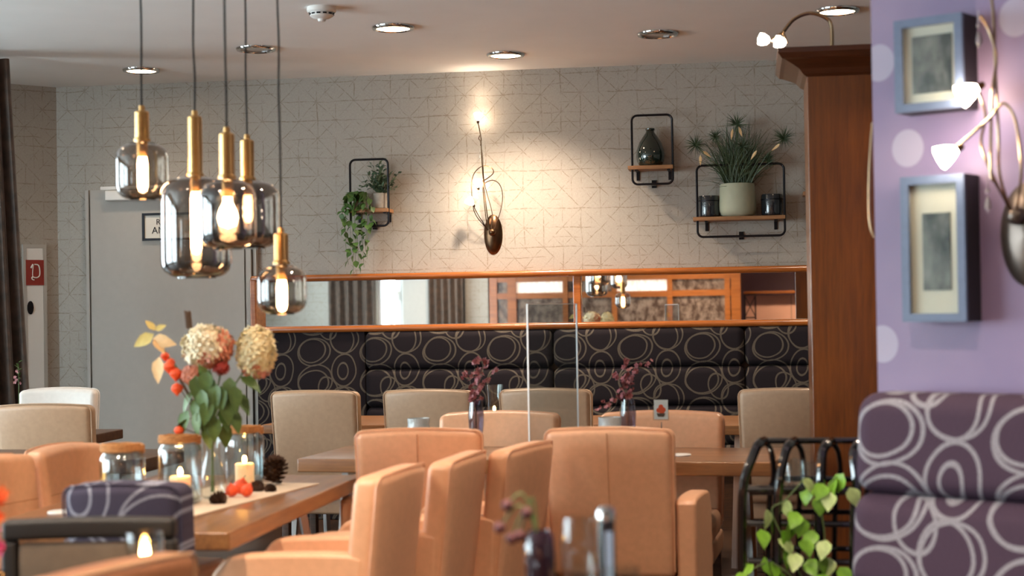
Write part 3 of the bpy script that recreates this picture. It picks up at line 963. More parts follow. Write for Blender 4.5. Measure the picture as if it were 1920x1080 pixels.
# ================================================================== PENDANT LAMPS
def pendant(px, y0, y1, y2, w, d, label, smoke='smoke', bulb=.5, round_bulb=False):
    top, mid, bot = at(px, y0, d), at(px, y1, d), at(px, y2, d)
    w = w / F * d
    t = thing('pendant_lamp', label, 'pendant lamp', (bot.x, bot.y, bot.z), 0, 'glass pendant cluster over the left table')
    H = mid.z - bot.z; S = top.z - mid.z; Rr = w / 2
    cr = min(.05, Rr * .55)
    neck = .024
    prof = [(.001, .004), (Rr * .55, .0), (Rr - cr, .003)]
    for k in range(1, 6):
        a = R(-90 + 18 * k)
        prof.append((Rr - cr + cr * math.cos(a), cr + .003 + cr * math.sin(a)))
    for k in range(0, 6):
        a = R(18 * k)
        prof.append((Rr - cr + cr * math.cos(a), H - cr - .004 + cr * math.sin(a)))
    prof += [(Rr * .5, H - .001), (neck, H), (neck, H + .012)]
    gl = obj('glass_shade', lathe(prof, 40, capb=False), smoke, t, ang=80)
    obj('holder', join(lathe([(.0265, H + .004), (.0265, H + .012), (.0225, H + .016), (.0225, H + S - .022), (.019, H + S - .018), (.010, H + S - .016), (.009, H + S), (.0, H + S)], 28)), 'brass', t)
    obj('socket', lathe([(.017, H - .045 if not round_bulb else H - .05), (.017, H + .006)], 20), 'brass', t)
    ztop = H - .045
    L = bulb * H
    if round_bulb:
        bp = [(.013, ztop), (.014, ztop - .02), (.026, ztop - .045), (.030, ztop - .065), (.024, ztop - .088), (.001, ztop - .097)]
    else:
        bp = [(.013, ztop), (.0165, ztop - .02), (.0165, ztop - L + .02), (.012, ztop - L + .006), (.001, ztop - L)]
    bg = obj('bulb', lathe(bp, 20, capb=False), 'bulb_glass', t)
    zc = CEIL - bot.z
    rnd = random.Random(int(px))
    cp = [(rnd.uniform(-.002, .002) * min(1, i), rnd.uniform(-.002, .002), H + S - .004 + (zc - H - S + .004) * i / 9) for i in range(10)]
    cp[0] = (0, 0, cp[0][2]); cp[-1] = (0, 0, zc - .002)
    obj('cord', tube(spline(cp, 3), .0036, 6), 'cord', t)
    obj('canopy', lathe([(.05, zc - .03), (.05, zc - .001)], 24, capt=True), 'black_metal', t)
    return t
pendant(268, 198, 268, 376, 98, 5.1, 'leftmost glass pendant, short brass holder, squat glass', 'smoke', .62)
pendant(369, 207, 333, 522, 131, 5.0, 'tallest smoked glass pendant with long brass holder', 'smoke_dark', .62)
pendant(428, 238, 338, 468, 106, 4.72, 'pendant with round bulb, in front of the two overlapping middle pendants', 'smoke_dark', .45, True)
pendant(466, 252, 340, 466, 118, 5.3, 'wide pendant behind the round-bulb pendant', 'smoke_dark', .42)
pendant(529, 427, 498, 590, 92, 5.0, 'lowest rightmost pendant hanging before the mirror end', 'smoke', .66)

# ================================================================== WALL SHELVES
def shelf(x0, x1, z0, z1, zs_, label):
    """metal loop with a small wooden board"""
    cx = (x0 + x1) / 2
    t = thing('wall_shelf', label, 'wall shelf', (cx, DW, z0), 0, 'metal loop wall shelves')
    w, h, r = (x1 - x0) / 2, z1 - z0, .035
    for nm, yy in (('loop', -.15),):
        pts = []
        for (ax, az, a0) in ((w - r, h - r, 0), (-(w - r), h - r, 90), (-(w - r), r, 180), (w - r, r, 270)):
            for k in range(6):
                a = R(a0 + k * 18)
                pts.append((ax + r * math.cos(a), yy, az + r * math.sin(a)))
        obj('loop', tube(pts, .0075, 8, closed=True), 'black_metal', t)
    zb = zs_ - z0
    obj('board', rbox((-.012, -.10, zb), (w * 2 + .03, .17, .024), .003), 'shelf_wood', t)
    for s in (-.8, .8):
        obj('bracket', join(box(s * w, -.08, zb - .016, .02, .16, .008), box(s * w, -.004, zb - .04, .02, .008, .06)), 'black_metal', t, False)
    obj('wall_tab', join(box(0, -.075, .0, .03, .15, .008), box(0, -.004, .01, .03, .008, .05)), 'black_metal', t, False)
    return t, cx, zs_ + .012
yS = DW - .15
P = lambda px, py: wy(px, py, yS)
def shelf_px(xa, ya, xb, yb, ys, label):
    a, b = P(xa, ya), P(xb, yb)
    return shelf(a.x, b.x, b.z, a.z, P((xa + xb) / 2, ys).z, label)
s1 = shelf_px(656, 300, 729, 423, 395, 'small black loop shelf with the trailing plant')
s2 = shelf_px(1184, 217, 1262, 344, 314, 'small black loop shelf holding the dark green bottle vase')
s3 = shelf_px(1306, 311, 1472, 441, 409, 'wide black loop shelf holding the grassy plant')
s4 = shelf_px(1512, 268, 1590, 390, 362, 'black loop shelf almost hidden behind the cabinet')

# dark green bottle vase
c = P(1219, 306)
t = thing('bottle_vase', 'bulbous dark green glass bottle vase on the small shelf', 'vase', (c.x, DW - .10, s2[2]))
k = 1 / 290
pr = [(.028, 0), (.075, .003), (.090, .03), (.095, .06), (.092, .10), (.075, .15), (.048, .19), (.030, .213), (.026, .225), (.031, .232), (.031, .24), (.025, .242), (.022, .22)]
obj('body', lathe([(r * .97, z) for r, z in pr], 32), 'green_glass', t)
# dark lanterns on wide shelf
for px, lb in ((1329, 'dark textured glass lantern left of the pale pot'), (1448, 'dark textured glass lantern right of the pale pot')):
    c = P(px, 400)
    t = thing('glass_lantern', lb, 'lantern', (c.x, DW - .10, s3[2]), 0, 'dark lanterns on the wide shelf')
    obj('body', lathe([(.055, 0), (.066, .006), (.069, .02), (.069, .125), (.066, .135), (.060, .136), (.060, .02), (.001, .012)], 24), 'grey_glass', t)
    obj('band', lathe([(.0705, .10), (.0705, .106)], 24, capb=False), 'black_metal', t)
# grassy potted plant
c = P(1383, 402)
gp = thing('potted_grass_plant', 'spiky grass plant in a pale green pot on the wide shelf', 'potted plant', (c.x, DW - .105, s3[2]))
obj('pot', lathe([(.085, 0), (.105, .012), (.115, .04), (.117, .08), (.108, .20), (.104, .207), (.098, .205), (.100, .18), (.0, .175)], 36), 'pot_white', gp)
def blade(p0, p1, bow, wdt, n=5):
    p0, p1 = Vector(p0), Vector(p1)
    d = p1 - p0
    side = d.cross(Vector((0, 1, 0)))
    side = side.normalized() if side.length > 1e-5 else Vector((1, 0, 0))
    side = (side + Vector((0, random.uniform(-.8, .8), 0))).normalized()
    v, f = [], []
    for i in range(n + 1):
        t_ = i / n
        c_ = p0.lerp(p1, t_) + Vector(bow) * math.sin(PI * t_)
        w_ = wdt * (1 - t_ * .85)
        v += [c_ - side * w_, c_ + side * w_]
    for i in range(n):
        f.append((2 * i, 2 * i + 1, 2 * i + 3, 2 * i + 2))
    return v, f
rg = random.Random(3)
bl = []
for i in range(420):
    a = rg.gauss(0, .42)
    L = rg.uniform(.22, .46) * (1 - .25 * abs(a))
    yb_ = max(-.14, min(.08, rg.gauss(-.03, .07)))
    p0 = (rg.uniform(-.07, .07), rg.uniform(-.06, .06), .17)
    p1 = (p0[0] + math.sin(a) * L, yb_, .17 + math.cos(a) * L)
    bl.append(blade(p0, p1, (rg.uniform(-.03, .03) - .04 * math.sin(a), 0, .02), rg.uniform(.0022, .0042)))
o = obj('grass_blades', join(*bl), 'leaf_blade', gp); o['kind'] = 'stuff'
s29 = (DW - .1) / F
for (px, py, rr_) in ((1385, 232, .085), (1308, 268, .085), (1470, 262, .085), (1345, 255, .06), (1440, 300, .06), (1395, 275, .07)):
    hc = Vector(((px - 1383) * s29, -.04 + rg.uniform(-.05, .03), (402 - py) * s29))
    sp = []
    for i in range(80):
        u = Vector((rg.gauss(0, 1), rg.gauss(0, .8), rg.gauss(.15, .9))).normalized()
        sp.append(blade(hc, hc + u * rr_ * rg.uniform(.7, 1.15), (0, 0, .004), .0025, 3))
    h = obj('spiky_head', join(*sp), 'leaf_blade', gp)
    h['kind'] = 'stuff'
    obj('stem', tube(spline([(rg.uniform(-.04, .04), 0, .17), (hc.x * .5, -.02, hc.z * .62 + .04), hc], 6), .002, 5), 'stem', gp)
def leaf_mesh(name, L, W, mat, fold=.25, curl=.15, n=4):
    v, f = [], []
    for i in range(n + 1):
        t_ = i / n
        w_ = W / 2 * math.sin(PI * min(1, max(0.02, t_ ** .75 * .98 + .02))) if i < n else 0
        z = -curl * L * t_ * t_
        v += [Vector((-w_, t_ * L, z + fold * w_)), Vector((0, t_ * L, z)), Vector((w_, t_ * L, z + fold * w_))]
    for i in range(n):
        f += [(3 * i, 3 * i + 1, 3 * i + 4, 3 * i + 3), (3 * i + 1, 3 * i + 2, 3 * i + 5, 3 * i + 4)]
    return mesh(name, (v, f), mat, True, 80)
pale = leaf_mesh('pale_bract', .07, .018, 'leaf_peach')
for (px, py, rx, rz_) in ((1377, 242, -2.6, .15), (1388, 238, -2.7, -.3), (1322, 281, -2.4, -.9), (1317, 288, -2.9, 0), (1420, 283, -2.6, .6), (1462, 272, -2.5, .9)):
    obj('bract', pale, None, gp, loc=((px - 1383) * s29, -.11, (402 - py) * s29), rot=(rx + PI / 2 - .2, rz_, 0))

# trailing plant and small bushy plant on the left shelf
c = P(710, 388)
t = thing('potted_bushy_plant', 'small grey-green bushy plant in a concrete pot on the left shelf', 'potted plant', (c.x, DW - .10, s1[2]))
obj('pot', lathe([(.038, 0), (.045, .006), (.050, .10), (.046, .103), (.044, .09), (0, .088)], 24), 'pot_grey', t)
sm = leaf_mesh('small_leaf', .038, .020, 'leaf_dark')
for i in range(40):
    a = rg.uniform(0, 2 * PI); el = rg.uniform(.25, 1.4)
    L = rg.uniform(.12, .23)
    tip = Vector((math.cos(a) * math.cos(el) * L * .8, math.sin(a) * math.cos(el) * L * .55, .09 + math.sin(el) * L * 1.05))
    obj('twig', tube([(0, 0, .085), tip * .5 + Vector((0, 0, .05)), tip], .0012, 4), 'stem', t)
    for q in range(6):
        b_ = Vector((0, 0, .085)).lerp(tip, .35 + .65 * q / 5)
        obj('leaf', sm, None, t, loc=b_, rot=(rg.uniform(-.3, 1.3), rg.uniform(-.5, .5), rg.uniform(0, 2 * PI)))
c = P(672, 392)
tp = thing('trailing_plant', 'trailing green plant spilling over the left shelf', 'potted plant', (c.x, DW - .10, s1[2]))
obj('pot', lathe([(.036, 0), (.045, .01), (.048, .08), (.044, .085), (.042, .07), (0, .068)], 20), 'pot_grey', tp)
tl = leaf_mesh('trailing_leaf', .048, .040, 'leaf')
strands = [(-.03, -.42), (-.05, -.30), (-.015, -.36), (.03, -.38), (.055, -.28), (-.075, -.20), (.02, -.22), (.0, -.40), (-.06, -.36), (.06, -.33), (.09, -.12), (-.085, -.08)]
for i, (dx, dz) in enumerate(strands):
    ya = rg.uniform(-.17, -.11) + .10
    pts = spline([(0, 0, .075), (dx * .6, ya * .7 - .02, .11), (dx * 1.0, ya - .04, .03), (dx * 1.15 + rg.uniform(-.01, .01), ya - .04, dz * .5), (dx * 1.0, ya - .03, dz)], 5)
    obj('vine', tube(pts, .0013, 4), 'stem', tp)
    npt = len(pts)
    for q in range(11):
        b_ = pts[min(npt - 1, int(4 + (npt - 4) * q / 11))]
        obj('leaf', tl, None, tp, loc=b_, rot=(rg.uniform(-1.6, -.3), rg.uniform(-.6, .6), rg.uniform(-2.4, 2.4) + PI))
for i in range(30):
    b_ = Vector((rg.gauss(-.01, .045), rg.uniform(-.09, .03), rg.uniform(.05, .15)))
    obj('leaf', tl, None, tp, loc=b_, rot=(rg.uniform(-.9, .6), rg.uniform(-.6, .6), rg.uniform(-2.6, 2.6) + PI))

# ================================================================== WALL LAMPS (bronze, three tulip lights)
def tulip(parent, c, direction, sc_=1.0, power=5.0):
    q = Vector(direction).to_track_quat('Z', 'Y').to_matrix().to_4x4()
    m = Matrix.Translation(c) @ q @ Matrix.Scale(sc_, 4)
    h = obj('tulip_shade', xf(lathe([(.004, 0), (.010, .006), (.020, .022), (.028, .042), (.030, .052), (.022, .056), (.001, .058)], 18), m), 'tulip', parent)
    obj('collar', xf(lathe([(.006, -.014), (.009, -.008), (.009, .002), (.006, .008)], 12, capt=True), m), 'bronze', h)
    if power:
        lamp('lamp', 'SPOT', Vector(c) + Vector(direction).normalized() * .062 * sc_, power, 'ffe4c8', parent, .006, 110, direction, .9)
def crystal(parent, c, s=1.0):
    h = obj('crystal', join(xf(lathe([(.0, -.03), (.007, -.018), (.005, -.004), (0, .006)], 6), Matrix.Translation(c) @ Matrix.Scale(s, 4)),
                            sphere(Vector(c) + Vector((0, 0, .014 * s)), .005 * s, 8, 6)), 'crystal', parent, False)
    obj('hook', tube([Vector(c) + Vector((0, 0, .018 * s)), Vector(c) + Vector((0, 0, .045 * s))], .0008 * s, 4), 'chrome', h)
t = thing('wall_lamp', 'bronze wall lamp with curling stems and three glowing tulips on the back wall', 'wall lamp', wy(925, 440, DW))
def sp(px, py, off):
    return Vector(((px - 925) * DW / F * 1.015, -off, (440 - py) * DW / F * 1.015))
obj('wall_plate', xf(lathe([(.001, .030), (.5, .026), (.85, .014), (1, 0)], 32, capb=False), Matrix.Rotation(R(90), 4, 'X') @ Matrix.Scale(.062, 4, (1, 0, 0)) @ Matrix.Scale(.132, 4, (0, 1, 0))), 'bronze', t)
obj('boss', sphere((0, -.035, .015), .026, 16, 10), 'bronze', t)
ps = [(921, 432, .04), (917, 405, .06), (912, 350, .08), (909, 300, .08), (908, 260, .085), (904, 232, .10)]
obj('stem', tube(spline([sp(*p) for p in ps], 6), .0042, 6), 'bronze', t)
ps = [(923, 432, .04), (926, 400, .06), (913, 345, .07), (911, 300, .08), (907, 268, .08), (904, 262, .08), (907, 256, .085), (909, 264, .08), (907, 275, .085)]
obj('stem', tube(spline([sp(*p) for p in ps], 6), .003, 6), 'bronze', t)
ps = [(916, 430, .05), (895, 392, .09), (890, 360, .10), (893, 330, .09), (908, 314, .08), (925, 315, .08), (931, 325, .08), (922, 335, .09), (908, 343, .10)]
obj('stem', tube(spline([sp(*p) for p in ps], 6), .0032, 6), 'bronze', t)
ps = [(930, 430, .05), (944, 395, .09), (948, 368, .10), (942, 348, .09), (928, 340, .08), (912, 348, .08), (911, 370, .07), (915, 420, .05)]
obj('stem', tube(spline([sp(*p) for p in ps], 6), .0032, 6), 'bronze', t)
ps = [(918, 432, .05), (902, 412, .09), (895, 398, .11), (893, 386, .12)]
obj('stem', tube(spline([sp(*p) for p in ps], 6), .0032, 6), 'bronze', t)
tulip(t, sp(904, 230, .10), (.05, .10, 1), 1.0, 1.4)
tulip(t, sp(903, 354, .11), (0, -.35, 1), 1.0, 0)
tulip(t, sp(894, 386, .125), (-.5, -.5, .6), 1.0, 0)
crystal(t, sp(906, 292, .08), 1.0)
crystal(t, sp(903, 366, .11), .9)

# same lamp on the lavender wall
def pwl(px, py, off):
    s_, z_ = pw(px, py, off)
    return Vector((s_, -off, z_))
base = pw(1905, 425)
t = thing('wall_lamp', 'champagne wall lamp with two glowing tulips on the lavender wall', 'wall lamp', PA, PROT)
bc_ = pwl(1928, 440, .0)
obj('wall_plate', xf(lathe([(.001, .030), (.5, .026), (.85, .014), (1, 0)], 32, capb=False), Matrix.Translation(bc_) @ Matrix.Rotation(R(90), 4, 'X') @ Matrix.Scale(.075, 4, (1, 0, 0)) @ Matrix.Scale(.135, 4, (0, 1, 0))), 'plate_metal', t)
obj('boss', sphere(pwl(1905, 405, .04), .024, 16, 10), 'plate_metal', t)
for ps in ([(1895, 395, .05), (1862, 330, .08), (1840, 270, .09), (1848, 215, .09), (1832, 165, .10)],
           [(1897, 398, .05), (1875, 330, .09), (1872, 250, .10), (1866, 120, .09), (1862, 20, .08), (1850, -60, .07)],
           [(1906, 398, .05), (1915, 320, .09), (1905, 230, .10), (1885, 195, .10), (1868, 205, .10), (1855, 222, .11), (1795, 275, .13)],
           [(1900, 400, .05), (1868, 345, .10), (1858, 320, .11), (1860, 180, .10), (1868, 110, .10), (1856, 60, .09), (1838, 30, .09)]):
    obj('stem', tube(spline([pwl(*p) for p in ps], 7), .0042, 8), 'champagne', t)
tulip(t, pwl(1836, 162, .10), (-.75, -.35, -.42), 1.05, 0)
tulip(t, pwl(1797, 278, .13), (-.75, -.35, -.42), 1.05, 0)
crystal(t, pwl(1835, 62, .09), 1.3)
crystal(t, pwl(1852, 372, .10), 1.3)
# thin curved arm of the lamp round the pillar edge
t = thing('wall_lamp', 'thin curved metal arm showing past the lavender wall edge', 'wall lamp', PA, PROT)
ps = [(1637, 230, -.10), (1632, 300, -.10), (1630, 380, -.10), (1633, 425, -.10), (1640, 445, -.10)]
def pwo(px, py, off):
    s_, z_ = pw(px, py, off)
    return Vector((s_, -off, z_))
obj('stem', tube(spline([pwo(*p) for p in ps] , 6), .0045, 8), 'champagne', t)
obj('wall_plate', rbox((-.006, .10, pwo(1640, 445, -.10).z - .0), (.014, .05, .10), .005), 'champagne', t)

# ================================================================== FRAMED PICTURES
def framed(tl_, br_, label, seed, photo):
    D_ = .095
    s0_, z1_ = pw(*tl_, D_); s1_, z0_ = pw(*br_, D_)
    w, h = s1_ - s0_, z1_ - z0_
    t = thing('framed_picture', label, 'picture', PA + pe * ((s0_ + s1_) / 2) + Vector((0, 0, (z0_ + z1_) / 2)), PROT, 'framed photographs on the lavender wall')
    b = .022
    for nm, (cx, cz, sx, sz) in (('frame_side', (-w / 2 + b / 2, 0, b, h)), ('frame_side', (w / 2 - b / 2, 0, b, h)), ('frame_rail', (0, h / 2 - b / 2, w - 2 * b, b)), ('frame_rail', (0, -h / 2 + b / 2, w - 2 * b, b))):
        obj(nm, box(cx, -D_ + .006, cz, sx, .012, sz), 'frame_blue', t, False)
    dd = D_ - .0125
    obj('frame_box', join(box(-w / 2 + .006, -dd / 2, 0, .012, dd, h), box(w / 2 - .006, -dd / 2, 0, .012, dd, h), box(0, -dd / 2, h / 2 - .006, w - .024, dd, .012), box(0, -dd / 2, -h / 2 + .006, w - .024, dd, .012)), 'frame_side', t, False)
    obj('mat_board', box(0, -.074, 0, w - .026, .004, h - .026), 'paper', t, False)
    pxw, pzw, ox, oz = photo
    obj('photograph', box(ox * w, -.0775, oz * h, w * pxw, .002, h * pzw), photo_print('photo_print_%d' % seed, seed), t, False)
    obj('glass', box(0, -.083, 0, w - 2 * b + .004, .002, h - 2 * b + .004), 'picture_glass', t, False)
framed((1675, 40), (1806, 200), 'square slate-blue framed street photograph, upper one', 3, (.58, .62, .02, .0))
framed((1687, 333), (1812, 603), 'tall slate-blue framed photograph of a building, lower one', 9, (.44, .53, .02, -.02))

# ================================================================== HOSE CABINET, SIGN, CURTAIN
def sw(px, py, off=0.0):
    d = ray(px, py); o_ = Vector((CX, DW, 0)) + snrm * off
    tt = (o_ - EYE).dot(snrm) / d.dot(snrm)
    p_ = EYE + d * tt
    return p_
a_, b_ = sw(44, 458, .03), sw(91, 733, .03)
mid = (a_ + b_) / 2 - snrm * .03
hc = thing('hose_cabinet', 'flat white fire hose cabinet door on the slanted wall', 'cabinet', (mid.x, mid.y, b_.z), srot)
wv = (Vector((b_.x, b_.y, 0)) - Vector((a_.x, a_.y, 0))).length; hv = a_.z - b_.z
obj('frame', join(box(0, -.012, .012, wv, .024, .024), box(0, -.012, hv - .012, wv, .024, .024), box(-wv / 2 + .012, -.012, hv / 2, .024, .024, hv - .048), box(wv / 2 - .012, -.012, hv / 2, .024, .024, hv - .048)), 'white_door', hc, False)
obj('door', box(0, -.012, hv / 2, wv - .05, .02, hv - .05), 'white', hc, False)
obj('lock', xf(lathe([(1, 0), (1, .006), (.001, .007)], 20), Matrix.Translation((-.0 - wv * .22, -.022, hv * .57)) @ Matrix.Rotation(R(90), 4, 'X') @ Matrix.Scale(.022, 4, (1, 0, 0)) @ Matrix.Scale(.045, 4, (0, 1, 0))), 'black_metal', hc)
c_ = sw(66, 511, .03); loc_ = Matrix.Rotation(-srot, 3, 'Z') @ (c_ - Vector((mid.x, mid.y, b_.z)))
sg = obj('sign_plate', box(loc_.x, -.025, loc_.z, .125, .004, .17), 'red_sign', hc, False)
ic = [(-.005, .055), (.022, .05), (.032, .02), (.03, -.02), (.008, -.035), (-.02, -.03), (-.02, -.045), (-.006, -.05)]
obj('pictogram', join(tube(spline([(loc_.x + x, -.029, loc_.z + z) for x, z in ic], 4), .004, 5), tube([(loc_.x - .028, -.029, loc_.z + .03), (loc_.x - .014, -.029, loc_.z + .055)], .006, 5),
     tube(spline([(loc_.x + x, -.029, loc_.z + z) for x, z in ((-.012, .05), (-.016, .02), (-.018, -.01), (-.016, -.03))], 3), .003, 5)), 'paper', sg)

c_ = wy(300, 426, DW)
ts = thing('door_sign', 'dark framed paper sign on the white door behind the pendants', 'sign', (wy(273, 426, DW).x, DW - .05, c_.z))
w_s = .36
obj('plate', box(w_s / 2, -.002, 0, w_s, .006, .19), 'paper', ts, False)
for z in (.085, -.085):
    obj('bar', box(w_s / 2, -.009, z, w_s, .012, .016), 'black_metal', ts, False)
for x in (.008, w_s - .008):
    obj('bar', box(x, -.009, 0, .016, .012, .16), 'black_metal', ts, False)
def text(body, size, loc, parent, mat, rot=(R(90), 0, 0)):
    cu = bpy.data.curves.new('lettering', 'FONT')
    cu.body = body; cu.size = size; cu.extrude = .0006; cu.align_x = 'LEFT'
    cu.materials.append(M[mat])
    tmp = bpy.data.objects.new('lettering_curve', cu); COL.objects.link(tmp)
    bpy.context.view_layer.update()
    me = bpy.data.meshes.new_from_object(tmp.evaluated_get(bpy.context.evaluated_depsgraph_get()))
    bpy.data.objects.remove(tmp)
    o_ = bpy.data.objects.new('lettering', me); COL.objects.link(o_)
    o_.location = loc; o_.rotation_euler = rot; o_.parent = parent
    return o_
text('R', .055, (.095, -.0065, .014), ts, 'ink')
text('AN', .065, (.065, -.0065, -.045), ts, 'ink')

def curtain(name, label, p0, p1, z0, z1, folds, amp, flare=0.0, group=None):
    """hanging cloth between two floor points with real folds; flare widens the hem at p1"""
    p0, p1 = Vector(p0), Vector(p1)
    d = p1 - p0; L = d.length; u = d / L; n_ = Vector((-u.y, u.x))
    nu, nv = folds * 10, 14
    v, f = [], []
    rnd = random.Random(int(abs(p0.x * 100)))
    ph = [rnd.uniform(-.5, .5) for _ in range(folds + 1)]
    for j in range(nv + 1):
        tz = j / nv
        for i in range(nu + 1):
            s_ = i / nu
            a = s_ * folds * 2 * PI + ph[int(s_ * folds)] * .6 * tz
            ex = 1 + flare * tz / L
            q = p0 + u * (s_ * L * ex) + n_ * (amp * (.7 + .5 * tz) * math.sin(a))
            v.append(Vector((q.x, q.y, z1 + (z0 - z1) * tz)))
    for j in range(nv):
        for i in range(nu):
            f.append((j * (nu + 1) + i, j * (nu + 1) + i + 1, (j + 1) * (nu + 1) + i + 1, (j + 1) * (nu + 1) + i))
    o_ = obj(name, (v, f), 'curtain', None)
    m_ = o_.modifiers.new('cloth_thickness', 'SOLIDIFY'); m_.thickness = .006
    return tag(o_, label, 'curtain', group)
c0 = at(-130, 150, 9.25); c1 = at(16, 155, 9.55)
curtain('curtain', 'dark brown jacquard curtain at the left picture edge', (c0.x, c0.y), (c1.x, c1.y), .05, CEIL - .02, 6, .035, .14)
for (pa, pb, lb) in ((622, 706, 'brown curtain left of the window in the mirror'), (808, 872, 'brown curtain right of the window in the mirror')):
    curtain('curtain', lb, (mx(pa), YB + .16), (mx(pb), YB + .16), .05, 2.6, 5, .04, 0, 'curtains seen in the mirror')
# plant on the sill behind, bar front and stool seen in the mirror
c_ = Vector((mx(731), YB - .02, .9))
t = thing('potted_sill_plant', 'small green plant on the window sill seen in the mirror', 'potted plant', c_)
obj('pot', lathe([(.05, 0), (.07, .12), (.065, .125), (.06, .11), (0, .11)], 20), 'pot_grey', t)
pl = leaf_mesh('sill_leaf', .12, .05, 'leaf')
for i in range(26):
    obj('leaf', pl, None, t, loc=(0, 0, .11 + .10 * (i % 3) / 2), rot=(rg.uniform(.2, 1.2), 0, rg.uniform(0, 2 * PI)))
ba, bb = mref(1392, 565, -3.4).x + .04, 3.4
t = thing('bar_counter', 'salmon panelled bar counter seen in the mirror', 'bar counter', ((ba + bb) / 2, -3.55, 0))
zb_ = mref(1450, 547, -3.4).z
n_p = 6
for i in range(n_p):
    wdt = (bb - ba) / n_p
    obj('panel', box(-(bb - ba) / 2 + wdt * (i + .5), .12, (zb_ - .04) / 2, wdt - .008, .03, zb_ - .06), 'bar_panel', t, False)
obj('carcass', box(0, -.05, (zb_ - .04) / 2, bb - ba, .3, zb_ - .05), 'dark_table', t, False)
obj('counter_top', rbox((0, .0, zb_ - .01), (bb - ba + .04, .44, .04), .008), 'trim_wood', t)
sx_ = mref(1407, 575, -2.9).x
t = thing('bar_stool', 'dark bar stool with a crossed back seen in the mirror', 'stool', (sx_, -2.95, 0))
zt_, zl_ = mref(1407, 552, -2.9).z, mref(1407, 598, -2.9).z
for s in (-1, 1):
    obj('post', tube([(s * .075, .12, 0), (s * .075, .12, zt_)], .011, 6), 'black_metal', t)
    obj('leg', tube([(s * .09, -.2, 0), (s * .075, -.12, .78)], .011, 6), 'black_metal', t)
obj('back_cross', join(tube([(-.075, .12, zl_ + .03), (.075, .12, zt_ - .02)], .007, 6), tube([(.075, .125, zl_ + .03), (-.075, .125, zt_ - .02)], .007, 6)), 'black_metal', t)
for z in (zl_ + .02, zt_ - .005):
    obj('back_rail', tube([(-.075, .12, z), (.075, .12, z)], .009, 6), 'black_metal', t)
obj('seat', rbox((0, 0, .80), (.2, .30, .05), .02), 'black_metal', t)
lx = mref(1505, 535, -3.4).x
t = thing('bar_lamp', 'small lit box lamp on the bar seen in the mirror', 'lamp', (lx, -3.5, zb_ + .01))
obj('base', box(0, 0, .01, .14, .10, .02), 'black_metal', t, False)
obj('shade', rbox((0, 0, .08), (.13, .09, .12), .01), 'bulb_glass', t)

# ================================================================== ACRYLIC SCREEN
q0, q1 = at(990, 700, 6.45), at(1083, 700, 6.85)
q0.z = q1.z = 0
L = (q1 - q0).length
t = thing('acrylic_screen', 'clear acrylic partition screen standing on the middle table', 'screen', ((q0.x + q1.x) / 2, (q0.y + q1.y) / 2, .75), math.atan2(q1.y - q0.y, q1.x - q0.x))
obj('sheet', box(0, 0, .31, L - .008, .006, .618), 'acrylic', t, False)
for s in (-1, 1):
    obj('edge', box(s * (L / 2 - .002), 0, .31, .004, .007, .62), 'acrylic_edge', t, False)
obj('edge', box(0, 0, .6195, L - .008, .007, .003), 'acrylic_edge', t, False)
for s in (-.35, .35):
    obj('foot', box(s * L, 0, .012, .03, .16, .024), 'acrylic', t, False)

# ================================================================== TABLE DECORATION, MIDDLE TABLE
def floret(c, r, up_, mat=None, n=5):
    q = Vector(up_).to_track_quat('Z', 'Y').to_matrix()
    v, f = [], []
    for i in range(n):
        a = 2 * PI * i / n + random.random() * .4
        d_ = q @ Vector((math.cos(a), math.sin(a), .25)); e_ = q @ Vector((-math.sin(a), math.cos(a), 0))
        o_ = len(v)
        c_ = Vector(c)
        v += [c_, c_ + d_ * r * .6 + e_ * r * .38, c_ + d_ * r, c_ + d_ * r * .6 - e_ * r * .38]
        f.append((o_, o_ + 1, o_ + 2, o_ + 3))
    return v, f
def flower_vase(px, label, flabel, stems, seed, y=6.63, gz=.75, vase_mat='tint_glass'):
    b = hz(px, 849, .75); x = at(px, 800, 6.75).x
    yy = y
    x = wy(px, 800, yy).x
    v_ = thing('slim_vase', label, 'vase', (x, yy, gz), 0, 'slim grey glass vases')
    obj('glass_body', lathe([(.014, 0), (.020, .004), (.022, .02), (.032, .12), (.034, .16), (.028, .21), (.027, .222)], 24), vase_mat, v_)
    obj('foot', lathe([(.016, .001), (.018, .006), (.012, .012), (0, .013)], 20), 'crystal', v_)
    t_ = thing('dried_flowers', flabel, 'flowers', (x, yy, gz + .02), 0, 'dried mauve flower sprigs')
    rnd = random.Random(seed)
    for (pts, n_) in stems:
        P3 = [Vector((0, 0, 0)), Vector((rnd.uniform(-.006, .006), rnd.uniform(-.006, .006), .19))] + [Vector(((a_ - px) * yy / F, rnd.uniform(-.03, .03), (850 - b2) * yy / F - .02)) for a_, b2 in pts]
        cv = spline(P3, 6)
        obj('stem', tube(cv, .0014, 5), 'stem_brown', t_)
        for i in range(n_):
            k_ = .45 + .55 * (i + .5) / n_
            c_ = cv[min(len(cv) - 1, int(k_ * len(cv)))] + Vector((rnd.gauss(0, .009), rnd.gauss(0, .009), rnd.gauss(0, .008)))
            random.seed(rnd.random())
            obj('blossom', join(*[floret(c_ + Vector((rnd.gauss(0, .005),) * 3), rnd.uniform(.009, .015), (rnd.gauss(0, 1), rnd.gauss(-.6, 1), rnd.gauss(.4, 1))) for _ in range(3)]), rnd.choice(['dry_flower', 'dry_flower', 'dry_flower2']), t_, False)
flower_vase(893, 'slim grey glass vase left of the acrylic screen', 'dried mauve flowers in the vase left of the screen',
    [([(893, 740), (905, 700), (915, 670)], 13), ([(888, 745), (900, 705), (893, 670)], 12), ([(890, 745), (880, 715), (872, 695)], 6), ([(898, 740), (912, 715), (935, 690)], 3), ([(896, 750), (902, 730), (906, 715)], 6)], 4)
